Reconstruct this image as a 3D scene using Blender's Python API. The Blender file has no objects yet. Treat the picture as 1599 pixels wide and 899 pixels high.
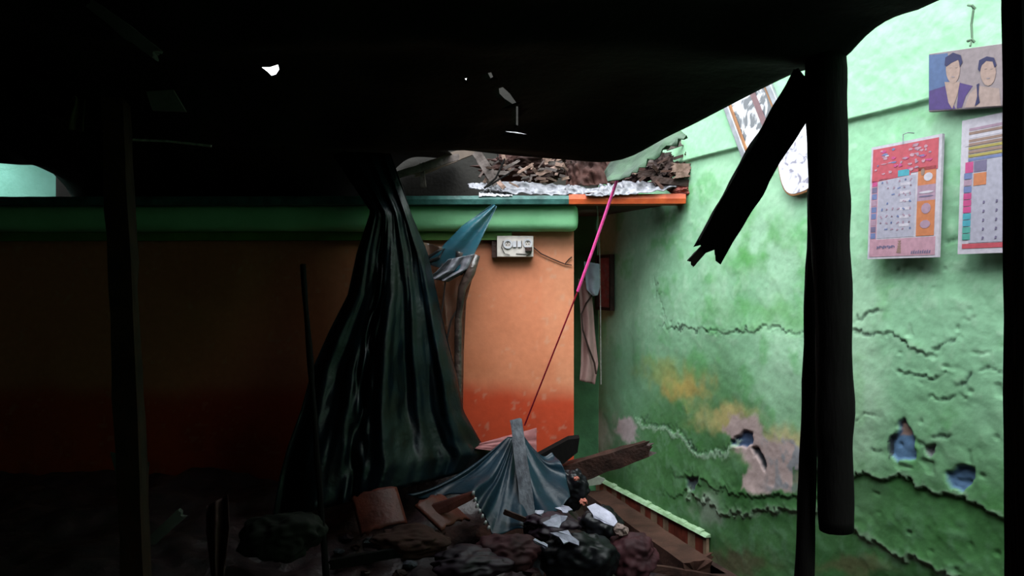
import bpy, bmesh, math, random
import numpy as np
from mathutils import Vector, Matrix, noise

C = bpy.context.scene.collection
S = bpy.context.scene
FP = 1200.0; CX = 799.5; HY = 435.0; CZ = 1.5        # focal length in px, principal x, horizon y, eye height

# ---------------------------------------------------------------- camera
cd = bpy.data.cameras.new('camera'); cam = bpy.data.objects.new('camera', cd); C.objects.link(cam)
cam.location = (0, 0, CZ); cam.rotation_euler = (math.radians(90), 0, 0)
cd.sensor_width = 36; cd.lens = 36 * FP / 1599; cd.shift_y = (HY - 449.5) / 1599; cd.clip_start = 0.02
S.camera = cam
# ---------------------------------------------------------------- light
w = bpy.data.worlds.new('world'); S.world = w; w.use_nodes = True
bg = w.node_tree.nodes['Background']; bg.inputs[0].default_value = (0.90, 0.97, 1.0, 1); bg.inputs[1].default_value = 2.1
sd = bpy.data.lights.new('overcast_sun', 'SUN'); sd.energy = 4.8; sd.angle = math.radians(55); sd.color = (0.95, 0.98, 1.0)
so = bpy.data.objects.new('overcast_sun', sd); C.objects.link(so)
so.rotation_euler = Vector((-0.06, -0.50, 1.0)).to_track_quat('Z', 'Y').to_euler()
S.view_settings.view_transform = 'Standard'; S.view_settings.look = 'None'
S.view_settings.exposure = 1.2; S.view_settings.gamma = 1; S.view_settings.use_curve_mapping = False

# ---------------------------------------------------------------- geometry helpers
def P(px, py, d):
    return Vector(((px - CX) / FP * d, d, CZ + (HY - py) / FP * d))
CO = Vector((0.598, 5.3, 0)); EU = Vector((0.3577, -0.9338, 0)); NR = Vector((-0.9338, -0.3577, 0))
def W(px, py, off=0.0):                               # a point on the right wall
    Y = (2.4542 - off) / (0.9338 * (px - CX) / FP + 0.3577)
    return P(px, py, Y)
ALB = 0.58                                            # overall reflectance scale, held low so less light bounces leftward
def lerp(a, b, t): return a + (b - a) * t
def srgb(*c):
    return tuple((x / 255 / 12.92 if x / 255 <= 0.04045 else ((x / 255 + 0.055) / 1.055) ** 2.4) for x in c)

def material(name, col, rough=0.8, col2=None, scale=8, bump=0.0, bscale=40, spec=0.3, metal=0, alpha=1, trans=0, coat=0, stretch=None, detail=6):
    m = bpy.data.materials.new(name); m.use_nodes = True; n = m.node_tree.nodes; l = m.node_tree.links
    b = n['Principled BSDF']; spec *= .75; col = tuple(x * ALB for x in col); col2 = tuple(x * ALB for x in col2) if col2 else None
    b.inputs['Roughness'].default_value = rough; b.inputs['Specular IOR Level'].default_value = spec
    b.inputs['Metallic'].default_value = metal; b.inputs['Alpha'].default_value = alpha
    b.inputs['Transmission Weight'].default_value = trans; b.inputs['Coat Weight'].default_value = coat
    tc = n.new('ShaderNodeTexCoord'); mp = n.new('ShaderNodeMapping'); l.new(tc.outputs['Object'], mp.inputs[0])
    if stretch: mp.inputs['Scale'].default_value = stretch
    nz = n.new('ShaderNodeTexNoise'); nz.inputs['Scale'].default_value = scale; nz.inputs['Detail'].default_value = detail
    l.new(mp.outputs[0], nz.inputs['Vector'])
    cr = n.new('ShaderNodeValToRGB'); c2 = col2 or tuple(x * 0.6 for x in col)
    cr.color_ramp.elements[0].position = 0.35; cr.color_ramp.elements[1].position = 0.65
    cr.color_ramp.elements[0].color = (*c2, 1); cr.color_ramp.elements[1].color = (*col, 1)
    l.new(nz.outputs['Fac'], cr.inputs[0]); l.new(cr.outputs[0], b.inputs['Base Color'])
    if bump:
        n2 = n.new('ShaderNodeTexNoise'); n2.inputs['Scale'].default_value = bscale; n2.inputs['Detail'].default_value = 8
        l.new(mp.outputs[0], n2.inputs['Vector'])
        bp = n.new('ShaderNodeBump'); bp.inputs['Strength'].default_value = bump; bp.inputs['Distance'].default_value = 0.01
        l.new(n2.outputs['Fac'], bp.inputs['Height']); l.new(bp.outputs[0], b.inputs['Normal'])
    return m

def painted(name, rough=0.75, bump=0.35, bscale=55, spec=0.3):            # reads the paint colour of the mesh
    m = bpy.data.materials.new(name); m.use_nodes = True; n = m.node_tree.nodes; l = m.node_tree.links
    b = n['Principled BSDF']; b.inputs['Roughness'].default_value = rough; b.inputs['Specular IOR Level'].default_value = spec
    at = n.new('ShaderNodeAttribute'); at.attribute_name = 'paint'
    tc = n.new('ShaderNodeTexCoord')
    nz = n.new('ShaderNodeTexNoise'); nz.inputs['Scale'].default_value = 30; nz.inputs['Detail'].default_value = 8
    l.new(tc.outputs['Object'], nz.inputs['Vector'])
    mr = n.new('ShaderNodeMapRange'); mr.inputs['To Min'].default_value = 0.82 * ALB; mr.inputs['To Max'].default_value = 1.15 * ALB
    l.new(nz.outputs['Fac'], mr.inputs['Value'])
    mx = n.new('ShaderNodeVectorMath'); mx.operation = 'SCALE'
    l.new(at.outputs['Color'], mx.inputs[0]); l.new(mr.outputs[0], mx.inputs['Scale']); l.new(mx.outputs[0], b.inputs['Base Color'])
    n2 = n.new('ShaderNodeTexNoise'); n2.inputs['Scale'].default_value = bscale; n2.inputs['Detail'].default_value = 8
    l.new(tc.outputs['Object'], n2.inputs['Vector'])
    bp = n.new('ShaderNodeBump'); bp.inputs['Strength'].default_value = bump; bp.inputs['Distance'].default_value = 0.008
    l.new(n2.outputs['Fac'], bp.inputs['Height']); l.new(bp.outputs[0], b.inputs['Normal'])
    return m

def mesh_obj(name, verts, faces, mats, parent=None, smooth=False, midx=None):
    me = bpy.data.meshes.new(name); me.from_pydata([tuple(v) for v in verts], [], faces)
    if not isinstance(mats, (list, tuple)): mats = [mats]
    for m in mats: me.materials.append(m)
    if midx: me.polygons.foreach_set('material_index', midx)
    if smooth: me.polygons.foreach_set('use_smooth', [True] * len(me.polygons))
    me.update()
    o = bpy.data.objects.new(name, me); C.objects.link(o)
    if parent is not None:
        o.parent = parent; o.matrix_parent_inverse = Matrix.Translation(-parent.location) if not parent.rotation_euler.x else parent.matrix_world.inverted()
    return o
def tag(o, label, cat, group=None, kind=None):
    o['label'] = label; o['category'] = cat
    if group: o['group'] = group
    if kind: o['kind'] = kind
    return o
def thing(name, loc, label, cat, group=None):
    o = bpy.data.objects.new(name, None); o.empty_display_size = 0.05; C.objects.link(o); o.location = loc
    return tag(o, label, cat, group)
def structure(o): o['kind'] = 'structure'; return o

class MB:                                               # collects shapes into one mesh
    def __init__(s): s.v = []; s.f = []; s.m = []
    def add(s, vs, fs, mi=0):
        k = len(s.v); s.v += [Vector(v) for v in vs]; s.f += [tuple(i + k for i in f) for f in fs]; s.m += [mi] * len(fs)
    def hexa(s, b, t, mi=0):                            # bottom 4 and top 4 points
        s.add(list(b) + list(t), [(3, 2, 1, 0), (4, 5, 6, 7), (0, 1, 5, 4), (1, 2, 6, 5), (2, 3, 7, 6), (3, 0, 4, 7)], mi)
    def box(s, x0, y0, z0, x1, y1, z1, mi=0):
        s.hexa([(x0, y0, z0), (x1, y0, z0), (x1, y1, z0), (x0, y1, z0)], [(x0, y0, z1), (x1, y0, z1), (x1, y1, z1), (x0, y1, z1)], mi)
    def slab(s, pts, nrm, th, mi=0):                    # polygon extruded by th along nrm
        n = len(pts); a = [Vector(p) for p in pts]; b = [p + nrm * th for p in a]
        s.add(a + b, [tuple(range(n))[::-1], tuple(range(n, 2 * n))] + [(i, (i + 1) % n, n + (i + 1) % n, n + i) for i in range(n)], mi)
    def tube(s, pts, r, seg=8, mi=0):
        pts = [Vector(p) for p in pts]; n = len(pts); rs = r if isinstance(r, (list, tuple)) else [r] * n
        vs = []
        for i, p in enumerate(pts):
            d = (pts[min(i + 1, n - 1)] - pts[max(i - 1, 0)]).normalized()
            a = d.cross(Vector((0.13, 0.21, 0.97))).normalized()
            if a.length < 0.1: a = d.cross(Vector((1, 0, 0))).normalized()
            b = d.cross(a)
            for k in range(seg):
                t = 2 * math.pi * k / seg; vs.append(p + (a * math.cos(t) + b * math.sin(t)) * rs[i])
        fs = [(i * seg + k, i * seg + (k + 1) % seg, (i + 1) * seg + (k + 1) % seg, (i + 1) * seg + k) for i in range(n - 1) for k in range(seg)]
        fs += [tuple(range(seg))[::-1], tuple(range((n - 1) * seg, n * seg))]
        s.add(vs, fs, mi)
    def build(s, name, mats, parent=None, smooth=False): return mesh_obj(name, s.v, s.f, mats, parent, smooth, s.m)

def bevel(o, wd=0.003, seg=2):
    m = o.modifiers.new('bevel', 'BEVEL'); m.width = wd; m.segments = seg; m.limit_method = 'ANGLE'; return o

def plank(name, p0, p1, wd, th, m, seed=0, jag=(0.03, 0.03), face=None, n=14, wob=0.004, bend=0.0, taper=(1, 1), parent=None, rnd=False):
    """a split timber from p0 to p1: wd across, th deep, jagged ends"""
    p0 = Vector(p0); p1 = Vector(p1); d = (p1 - p0).normalized()
    face = Vector(face) if face else Vector((0, -1, 0))
    a = d.cross(face).normalized(); b = a.cross(d).normalized(); rnd_ = random.Random(seed)
    ring = []
    if rnd:
        for k in range(16):
            t = 2 * math.pi * k / 16; ring.append((0.5 * math.cos(t), 0.5 * math.sin(t)))
    else:
        q = 5
        for k in range(q): ring.append((-0.5 + k / q, -0.5))
        for k in range(3): ring.append((0.5, -0.5 + k / 3))
        for k in range(q): ring.append((0.5 - k / q, 0.5))
        for k in range(3): ring.append((-0.5, 0.5 - k / 3))
    R = len(ring); vs = []
    js = [[rnd_.random() for _ in range(R)] for _ in range(2)]
    for j in range(2):                                   # front and back faces tear alike
        if not rnd:
            for k in range(5): js[j][8 + k] = js[j][(5 - k) % 5] * 0.8 + 0.2 * js[j][8 + k]
    for i in range(n + 1):
        t = i / n; c = p0.lerp(p1, t) + b * (bend * math.sin(math.pi * t)); sc = lerp(taper[0], taper[1], t)
        for k, (x, y) in enumerate(ring):
            o = Vector((0, 0, 0))
            if i == 0: o = -d * jag[0] * js[0][k]
            if i == n: o = d * jag[1] * js[1][k]
            q = c + a * x * wd * sc + b * y * th * sc
            nn = noise.noise(q * 9 + Vector((seed, 0, 0)))
            vs.append(q + o + (a * x + b * y) * 2 * wob * nn + a * wob * noise.noise(Vector((t * 6, seed, k * .9))))
    fs = [(i * R + k, i * R + (k + 1) % R, (i + 1) * R + (k + 1) % R, (i + 1) * R + k) for i in range(n) for k in range(R)]
    c0 = len(vs); vs.append(p0 + d * jag[0] * 0.3); vs.append(p1 - d * jag[1] * 0.3)
    fs += [(c0, (k + 1) % R, k) for k in range(R)] + [(c0 + 1, n * R + k, n * R + (k + 1) % R) for k in range(R)]
    return mesh_obj(name, vs, fs, m, parent, smooth=rnd)

def blob(name, c, r, m, seed=0, amp=0.35, fr=3.0, sub=4, flat=0.0, parent=None, smooth=True, rot=0, crease=0.0):
    bm = bmesh.new(); bmesh.ops.create_icosphere(bm, subdivisions=sub, radius=1)
    off = Vector((seed * 3.7, seed * 1.3, seed * 7.1)); cr, sr = math.cos(rot), math.sin(rot)
    vs = []
    for v in bm.verts:
        q = v.co.copy(); k = 1 + amp * noise.noise(q * fr * 0.5 + off) + amp * 0.45 * noise.noise(q * fr * 1.6 + off)
        if crease: k += crease * (abs(noise.noise(q * fr * 1.3 + off)) - 0.25)
        q = Vector((q.x * r[0], q.y * r[1], q.z * r[2])) * k
        if q.z < -flat * r[2] and flat: q.z = -flat * r[2]
        vs.append(Vector(c) + Vector((q.x * cr - q.z * sr, q.y, q.x * sr + q.z * cr)))
    fs = [tuple(x.index for x in f.verts) for f in bm.faces]; bm.free()
    return mesh_obj(name, vs, fs, m, parent, smooth)

def grid(name, pts, m, parent=None, smooth=True, thick=0.0, sub=0):
    nr = len(pts); nc = len(pts[0]); vs = [p for r in pts for p in r]
    fs = [(i * nc + j, i * nc + j + 1, (i + 1) * nc + j + 1, (i + 1) * nc + j) for i in range(nr - 1) for j in range(nc - 1)]
    o = mesh_obj(name, vs, fs, m, parent, smooth)
    if thick: s = o.modifiers.new('thick', 'SOLIDIFY'); s.thickness = thick; s.offset = 0
    if sub: s = o.modifiers.new('sub', 'SUBSURF'); s.levels = sub; s.render_levels = sub
    return o
def interp(keys, t):                                     # keys: list of (t, value tuple)
    for (a, va), (b, vb) in zip(keys, keys[1:]):
        if t <= b:
            k = (t - a) / (b - a) if b > a else 0; return tuple(lerp(x, y, max(0, min(1, k))) for x, y in zip(va, vb))
    return keys[-1][1]
def shard(name, pts, nrm, th, m, parent=None):
    b = MB(); b.slab(pts, Vector(nrm), th); return b.build(name, m, parent)

# ---------------------------------------------------------------- numpy noise for the wall paint
def vnoise(x, y, seed):
    r = np.random.RandomState(seed); T = r.rand(256, 256)
    xi = np.floor(x).astype(int); yi = np.floor(y).astype(int); fx = x - xi; fy = y - yi
    fx = fx * fx * (3 - 2 * fx); fy = fy * fy * (3 - 2 * fy)
    g = lambda a, b: T[a % 256, b % 256]
    return (g(xi, yi) * (1 - fx) + g(xi + 1, yi) * fx) * (1 - fy) + (g(xi, yi + 1) * (1 - fx) + g(xi + 1, yi + 1) * fx) * fy
def fbm(x, y, seed, o=5):
    s = 0; a = 0.5; t = 0
    for k in range(o): s = s + a * vnoise(x * 2 ** k + 17 * k, y * 2 ** k + 9 * k, seed + k); t += a; a *= 0.5
    return s / t
def sstep(a, b, x): t = np.clip((x - a) / (b - a), 0, 1); return t * t * (3 - 2 * t)
def wall_mesh(name, origin, eu, nr, ulen, z0, z1, st, paint_fn, m):
    nu = int(ulen / st) + 1; nz = int((z1 - z0) / st) + 1
    U, Z = np.meshgrid(np.linspace(0, ulen, nu), np.linspace(z0, z1, nz))
    col, dsp = paint_fn(U, Z)
    X = origin.x + eu.x * U + nr.x * dsp; Y = origin.y + eu.y * U + nr.y * dsp
    co = np.stack([X, Y, Z], -1).reshape(-1, 3)
    idx = np.arange(nu * nz).reshape(nz, nu)
    f = np.stack([idx[:-1, :-1], idx[:-1, 1:], idx[1:, 1:], idx[1:, :-1]], -1).reshape(-1, 4)
    me = bpy.data.meshes.new(name); me.vertices.add(len(co)); me.vertices.foreach_set('co', co.ravel())
    me.loops.add(f.size); me.loops.foreach_set('vertex_index', f.ravel())
    me.polygons.add(len(f)); me.polygons.foreach_set('loop_start', np.arange(0, f.size, 4))
    me.update(calc_edges=True); me.validate()
    at = me.color_attributes.new('paint', 'FLOAT_COLOR', 'POINT')
    rgba = np.concatenate([np.clip(col, 0, 1).reshape(-1, 3), np.ones((len(co), 1))], 1)
    at.data.foreach_set('color', rgba.ravel())
    me.materials.append(m); me.polygons.foreach_set('use_smooth', [True] * len(f))
    o = bpy.data.objects.new(name, me); C.objects.link(o); return structure(o)
def mixc(col, c, k): return col * (1 - k[..., None]) + np.array(c) * k[..., None]
def polydist(px, py, pts):
    d = np.full(px.shape, 1e9); sd = np.zeros(px.shape)
    for (ax, ay), (bx, by) in zip(pts, pts[1:]):
        vx, vy = bx - ax, by - ay; t = np.clip(((px - ax) * vx + (py - ay) * vy) / (vx * vx + vy * vy), 0, 1)
        ex, ey = px - ax - t * vx, py - ay - t * vy; e = np.hypot(ex, ey); k = e < d
        sd = np.where(k, np.sign(ey), sd); d = np.where(k, e, d)
    return d, sd
def inpoly(px, py, pts):
    c = np.zeros(px.shape, bool); n = len(pts)
    for i in range(n):
        (ax, ay), (bx, by) = pts[i], pts[(i + 1) % n]
        c ^= ((ay > py) != (by > py)) & (px < (bx - ax) * (py - ay) / (by - ay + 1e-9) + ax)
    return c
def inset(px, py, pts, soft):                            # soft membership of a polygon
    d, _ = polydist(px, py, pts + pts[:1]); s = np.where(inpoly(px, py, pts), d, -d); return sstep(-soft, soft, s)

# ================================================================ materials
M_wall = painted('green_plaster', 0.72, 0.18, 45)
M_orange = painted('orange_plaster', 0.55, 0.12, 30)
M_shade_wall = material('shade_black_plaster', (0.03, 0.028, 0.024), 0.9, (0.015, 0.014, 0.012), 3, 0.3)  # near-black tone paints in the darkness of the unlit walls
M_floor = material('wet_dirt_floor', (0.055, 0.03, 0.024), 0.55, (0.02, 0.012, 0.01), 7, 0.8, 25)
M_silhouette = material('silhouette_black_wood', (0.005, 0.0045, 0.004), 0.85, (0.005, 0.004, 0.004), 12, 0.5, 60, spec=0.1, stretch=(1, 1, 0.2))  # near-black colour paints the backlit silhouette into the timbers
M_brown = material('dark_brown_wood', (0.055, 0.024, 0.017), 0.6, (0.022, 0.010, 0.007), 14, 0.5, 60, stretch=(1, 0.4, 1))
M_plank = material('old_red_brown_wood', (0.085, 0.038, 0.027), 0.6, (0.04, 0.018, 0.013), 9, 0.4, 50)
M_greywood = material('weathered_grey_wood', (0.13, 0.145, 0.17), 0.6, (0.05, 0.055, 0.07), 30, 0.5, 60, stretch=(1, 1, 0.3))
M_pale = material('splintered_pale_wood', (0.34, 0.22, 0.18), 0.8, (0.14, 0.085, 0.06), 25, 0.4, 60)
M_clay = material('terracotta', (0.14, 0.030, 0.018), 0.5, (0.07, 0.014, 0.009), 10, 0.4, 40)
M_roof = material('black_roof_sheet', (0.010, 0.010, 0.010), 0.8, (0.006, 0.006, 0.006), 5, 0.4, 20, spec=0.08)
M_greensheet = material('green_painted_sheet', srgb(52, 84, 56), 0.6, srgb(30, 52, 36), 8, 0.4, 30)
M_tarp = material('dark_blue_tarpaulin', (0.0018, 0.009, 0.014), 0.32, (0.0006, 0.002, 0.003), 9, 0.3, 30, spec=0.35)
M_tarp2 = material('blue_tarpaulin', (0.008, 0.032, 0.052), 0.42, (0.004, 0.016, 0.027), 6, 0.3, 30, spec=0.3)
M_strip = material('thin_blue_plastic', (0.02, 0.11, 0.15), 0.3, (0.015, 0.07, 0.10), 8, 0.2, 30, spec=0.5, alpha=0.72)
M_film = material('torn_clear_plastic', (0.20, 0.13, 0.10), 0.2, (0.05, 0.035, 0.03), 14, 0.5, 30, spec=0.8, alpha=0.62)
M_white = material('white_plastic', (0.75, 0.74, 0.78), 0.4, (0.5, 0.5, 0.54), 12, 0.3, 40, spec=0.5)
M_foam = material('pale_foil', (0.78, 0.76, 0.98), 0.5, (0.5, 0.5, 0.66), 15, 0.4, 40, spec=0.6)
M_foil = material('grey_white_foil', (0.28, 0.28, 0.32), 0.5, (0.09, 0.09, 0.105), 14, 0.6, 25, spec=0.6)
M_teal = material('teal_painted_edge', srgb(62, 112, 105), 0.5, srgb(40, 78, 74), 16, 0.3, 40)
M_oredge = material('orange_painted_edge', srgb(215, 100, 50), 0.5, srgb(180, 75, 40), 12, 0.2, 40)
M_band = material('mint_painted_plaster', (0.34, 0.80, 0.42), 0.6, (0.28, 0.70, 0.35), 6, 0.25, 30)
M_band2 = material('olive_painted_plaster', (0.14, 0.30, 0.07), 0.6, (0.10, 0.22, 0.05), 6, 0.2, 30)
M_maroon = material('maroon_cloth', (0.075, 0.018, 0.024), 0.7, (0.03, 0.007, 0.011), 8, 0.15, 30)
M_purple = material('dark_purple_cloth', (0.040, 0.018, 0.033), 0.55, (0.015, 0.007, 0.014), 7, 0.15, 30, spec=0.35)
M_black = material('black_plastic', (0.008, 0.009, 0.012), 0.4, (0.004, 0.004, 0.006), 7, 0.12, 20, spec=0.25)
M_redcloth = material('dark_red_cloth', (0.05, 0.016, 0.011), 0.85, (0.02, 0.006, 0.004), 6, 0.4, 30)
M_pinkcloth = material('dusty_pink_cloth', (0.50, 0.32, 0.29), 0.85, (0.40, 0.25, 0.23), 9, 0.2, 60)
M_bluecloth = material('pale_blue_cloth', (0.55, 0.64, 0.74), 0.8, (0.42, 0.5, 0.6), 9, 0.2, 60)
M_rope = material('pink_rope', (1.0, 0.10, 0.45), 0.5, (1.0, 0.07, 0.35), 60, 0.3, 200)
M_redrope = material('red_rope', (0.50, 0.02, 0.05), 0.5, (0.35, 0.01, 0.03), 60, 0.3, 200)
M_cord = material('grey_cord', (0.42, 0.42, 0.38), 0.7, (0.2, 0.2, 0.18), 60)
M_board = material('switch_plate', (0.75, 0.68, 0.62), 0.4, (0.6, 0.54, 0.5), 30, 0.1)
M_dark = material('dark_socket', (0.03, 0.025, 0.025), 0.5)
M_redframe = material('red_print', (0.35, 0.05, 0.06), 0.3, (0.5, 0.2, 0.2), 30)
M_frame = material('silver_frame', (0.42, 0.44, 0.48), 0.35, (0.28, 0.29, 0.32), 20, metal=0.4)
M_gold = material('brown_rim', (0.50, 0.24, 0.10), 0.45, (0.35, 0.15, 0.06), 12)
def marble(name, light, dark, scale, lo, hi):
    m = material(name, light, 0.15, dark, scale, spec=0.6); cr = [n for n in m.node_tree.nodes if n.type == 'VALTORGB'][0]
    cr.color_ramp.elements[0].position = lo; cr.color_ramp.elements[1].position = hi
    [n for n in m.node_tree.nodes if n.type == 'TEX_NOISE'][0].inputs['Distortion'].default_value = 2.2; return m
M_mirror = marble('painted_reflection', (0.86, 0.86, 0.90), (0.10, 0.11, 0.13), 7, 0.46, 0.56)  # grey streaks paint a reflection of the broken roof into the glass
M_mirror2 = marble('painted_reflection_pale', (0.90, 0.88, 0.97), (0.35, 0.33, 0.42), 14, 0.36, 0.46)  # pale scribbles painted in place of a real reflection

# ================================================================ setting
# right wall: paint and relief are laid out in the wall's own coordinates
RX0 = 0.598 + 0.383 * 5.3
def paint_right(U, Z):
    Y = 5.3 - 0.9338 * U; rx = RX0 / Y - 0.383
    px = CX + rx * FP; py = HY - (Z - CZ) / Y * FP         # chart used only to read off where each patch sits
    n1 = fbm(U * 2.2, Z * 2.2, 3); n2 = fbm(U * 7, Z * 7, 11); n3 = fbm(U * 22, Z * 22, 23); n4 = fbm(U * 1.2 + 5, Z * 4, 31)
    jx = (fbm(U * 12, Z * 12, 41) - .5) * 46; jy = (fbm(U * 12 + 9, Z * 12, 43) - .5) * 46
    qx, qy = px + jx, py + jy; kx, ky = px + jx * .35 + (n3 - .5) * 9, py + jy * .35 + (n3 - .5) * 9; h1 = (fbm(U * 45, Z * 45, 81) - .5) * 16; h2 = (fbm(U * 45, Z * 45, 91) - .5) * 16
    base = np.ones(U.shape + (3,)) * np.array((0.33, 0.66, 0.40))
    base = mixc(base, (0.44, 0.76, 0.50), sstep(.42, .7, n1) * .8)
    base = mixc(base, (0.13, 0.50, 0.14), sstep(.52, .72, n2) * .55)
    base = mixc(base, (0.50, 0.80, 0.55), sstep(.56, .75, n3) * .45)
    base = mixc(base, (0.42, 0.82, 0.50), sstep(2.10, 2.16, Z))                                # lighter green above the ledge
    base = mixc(base, (0.09, 0.42, 0.07), np.exp(-((qx - 1180) / 60) ** 2 - ((qy - 385) / 50) ** 2) * sstep(.35, .6, n2) * .75)
    base = mixc(base, (0.12, 0.46, 0.09), np.exp(-((qx - 1215) / 90) ** 2 - ((qy - 490) / 22) ** 2) * .6)
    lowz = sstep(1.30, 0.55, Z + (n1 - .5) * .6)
    base = mixc(base, (0.050, 0.20, 0.038), lowz * .88)                                           # darker, more saturated green below
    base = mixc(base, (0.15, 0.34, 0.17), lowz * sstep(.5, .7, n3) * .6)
    base = mixc(base, (0.03, 0.14, 0.03), sstep(.42, .62, n4) * sstep(.95, .4, Z) * .85)         # darker green blotches towards the floor
    def spot(x, y, a, b, c, k, base): return mixc(base, c, np.exp(-(((qx - x) / a) ** 2 + ((qy - y) / b) ** 2) ** 1.5) * k)
    base = spot(1070, 605, 34, 24, (0.55, 0.42, 0.12), .95, base); base = spot(1040, 580, 40, 22, (0.35, 0.45, 0.13), .7, base)
    base = spot(1135, 650, 46, 18, (0.60, 0.50, 0.20), .9, base); base = spot(1225, 695, 60, 24, (0.62, 0.55, 0.27), .9, base)
    base = spot(1345, 570, 40, 200, (0.55, 0.75, 0.56), .4, base); base = spot(970, 600, 40, 120, (0.22, 0.45, 0.30), .5, base)
    k = inset(qx, qy, [(1130, 655), (1160, 650), (1215, 690), (1262, 705), (1262, 760), (1215, 765), (1165, 762), (1168, 715), (1140, 690)], 6)
    base = mixc(base, (0.60, 0.46, 0.44), k); base = mixc(base, (0.36, 0.37, 0.40), k * sstep(1180, 1225, qx) * sstep(.4, .6, n3))
    k = inset(kx, ky, [(968, 652), (985, 648), (998, 668), (994, 690), (975, 690), (960, 672)], 4)
    base = mixc(base, (0.55, 0.47, 0.48), k)
    base = spot(935, 680, 22, 40, (0.36, 0.40, 0.33), .8, base)
    dsp = (n1 - .5) * .018 + (n2 - .5) * .008 + (n3 - .5) * (.003 + .003 * sstep(1300, 1400, px)) - .0045 * sstep(.88, .96, vnoise(U * 20, Z * 28, 99)) * sstep(1320, 1400, px) * sstep(1.9, 1.5, Z)
    # exposed old paint where the plaster fell
    for pts, c in [([(1408, 652), (1420, 668), (1430, 690), (1428, 712), (1400, 722), (1390, 702), (1398, 676)], (0.12, 0.24, 0.42)),
                   ([(1473, 736), (1498, 728), (1522, 730), (1522, 746), (1500, 766), (1482, 758)], (0.10, 0.20, 0.36)),
                   ([(1446, 702), (1462, 694), (1458, 708), (1450, 714)], (0.25, 0.25, 0.28)),
                   ([(1070, 745), (1092, 742), (1088, 762), (1078, 768)], (0.09, 0.13, 0.15)),
                   ([(1138, 688), (1150, 686), (1160, 674), (1174, 678), (1176, 694), (1164, 698), (1142, 696)], (0.06, 0.11, 0.22)),
                   ([(1176, 700), (1186, 698), (1196, 722), (1193, 737), (1184, 716)], (0.03, 0.045, 0.06))]:
        k = inset(kx, ky, pts, 2.0); base = mixc(base, c, k); dsp = dsp - .014 * k
    k = inset(kx, ky, [(1408, 654), (1420, 668), (1422, 678), (1402, 678)], 2); base = mixc(base, (0.38, 0.24, 0.20), k)
    k = inset(kx, ky, [(1395, 676), (1400, 676), (1396, 700), (1390, 715), (1388, 700)], 2); base = mixc(base, (0.02, 0.03, 0.04), k)
    # cracks: the skin above lips out over a dark gap
    for pts, wd, lip, dark in [
        ([(1038, 509), (1065, 514), (1082, 517), (1112, 517), (1150, 516), (1185, 511), (1220, 514), (1262, 519), (1330, 515), (1370, 520), (1400, 530), (1428, 541), (1450, 552), (1466, 547), (1480, 536), (1500, 530)], 1.9, .010, .75),
        ([(1004, 652), (1010, 664), (1022, 668), (1042, 664), (1062, 668), (1074, 684), (1094, 707), (1110, 709), (1134, 700), (1150, 690)], 3.0, -.016, .8),
        ([(1410, 582), (1435, 588), (1452, 596), (1466, 592), (1478, 582)], 2.0, .009, .7),
        ([(1448, 624), (1470, 627), (1490, 621), (1508, 624)], 2.0, .009, .7), ([(1500, 600), (1512, 594)], 3.5, .010, .8),
        ([(1345, 496), (1360, 484), (1376, 480)], 2.5, .008, .6), ([(1505, 496), (1520, 492)], 1.8, .006, .6),
        ([(1528, 585), (1548, 580), (1560, 584)], 2.0, .006, .6), ([(1520, 552), (1545, 550)], 1.8, .006, .5),
        ([(1340, 660), (1352, 648), (1372, 650)], 1.5, .005, .4),
        ([(1460, 676), (1476, 676)], 3.0, .006, .7), ([(1366, 696), (1380, 697)], 3.0, .006, .6), ([(1430, 690), (1442, 694)], 3.0, .006, .7),
        ([(1020, 430), (1040, 500)], 1.2, .004, .3), ([(1480, 378), (1500, 372), (1530, 376)], 2.5, .006, .5)]:
        d, sd = polydist(px + jx * .4 + h1, py + jy * .5 + h2, pts)
        base = mixc(base, (0.03, 0.06, 0.05), np.exp(-(d / wd) ** 2) * dark * .9 * sstep(.36, .60, fbm(U * 14, Z * 14, 73)))
        fade = sstep(.38, .6, fbm(U * 6, Z * 6, 71)); dsp = dsp - .004 * np.exp(-(d / wd) ** 2) + lip * .55 * np.exp(-d / 9) * (sd < 0) * sstep(0, wd, d) * fade * (lip > 0)
        if lip < 0:
            base = mixc(base, (0.45, 0.66, 0.48), np.exp(-((d - 5) / 3.0) ** 2) * (sd > 0) * .7); dsp = dsp + .008 * np.exp(-d / 9) * (sd > 0)
    # big sheets of plaster swelling off near the floor
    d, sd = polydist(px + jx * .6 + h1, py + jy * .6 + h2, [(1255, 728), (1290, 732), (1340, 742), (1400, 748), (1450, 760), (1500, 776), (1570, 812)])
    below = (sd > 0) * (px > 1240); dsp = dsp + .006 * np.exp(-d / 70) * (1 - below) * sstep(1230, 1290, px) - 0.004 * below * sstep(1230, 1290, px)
    base = mixc(base, (0.035, 0.17, 0.03), below * np.exp(-d / 55) * .9); base = mixc(base, (0.40, 0.62, 0.42), np.exp(-((d - 3) / 3.) ** 2) * (1 - below) * (px > 1260) * .5)  # shade below the swollen edge painted in, fading downwards; paler rim above
    d, sd = polydist(px + jx * .6 + h1, py + jy * .6 + h2, [(1080, 770), (1130, 800), (1200, 800), (1280, 800), (1340, 838), (1420, 870), (1500, 905)])
    dsp = dsp + .010 * np.exp(-d / 26) * (sd < 0); base = mixc(base, (0.36, 0.52, 0.36), np.exp(-(d / 5) ** 2) * .6)
    d, sd = polydist(px + jx * .6 + h1, py + jy * .6 + h2, [(1080, 740), (1110, 765), (1160, 770), (1220, 775), (1262, 770)])
    dsp = dsp + .007 * np.exp(-d / 22) * (sd < 0)
    base = spot(1110, 800, 24, 26, (0.40, 0.50, 0.40), .7, base)
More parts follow.
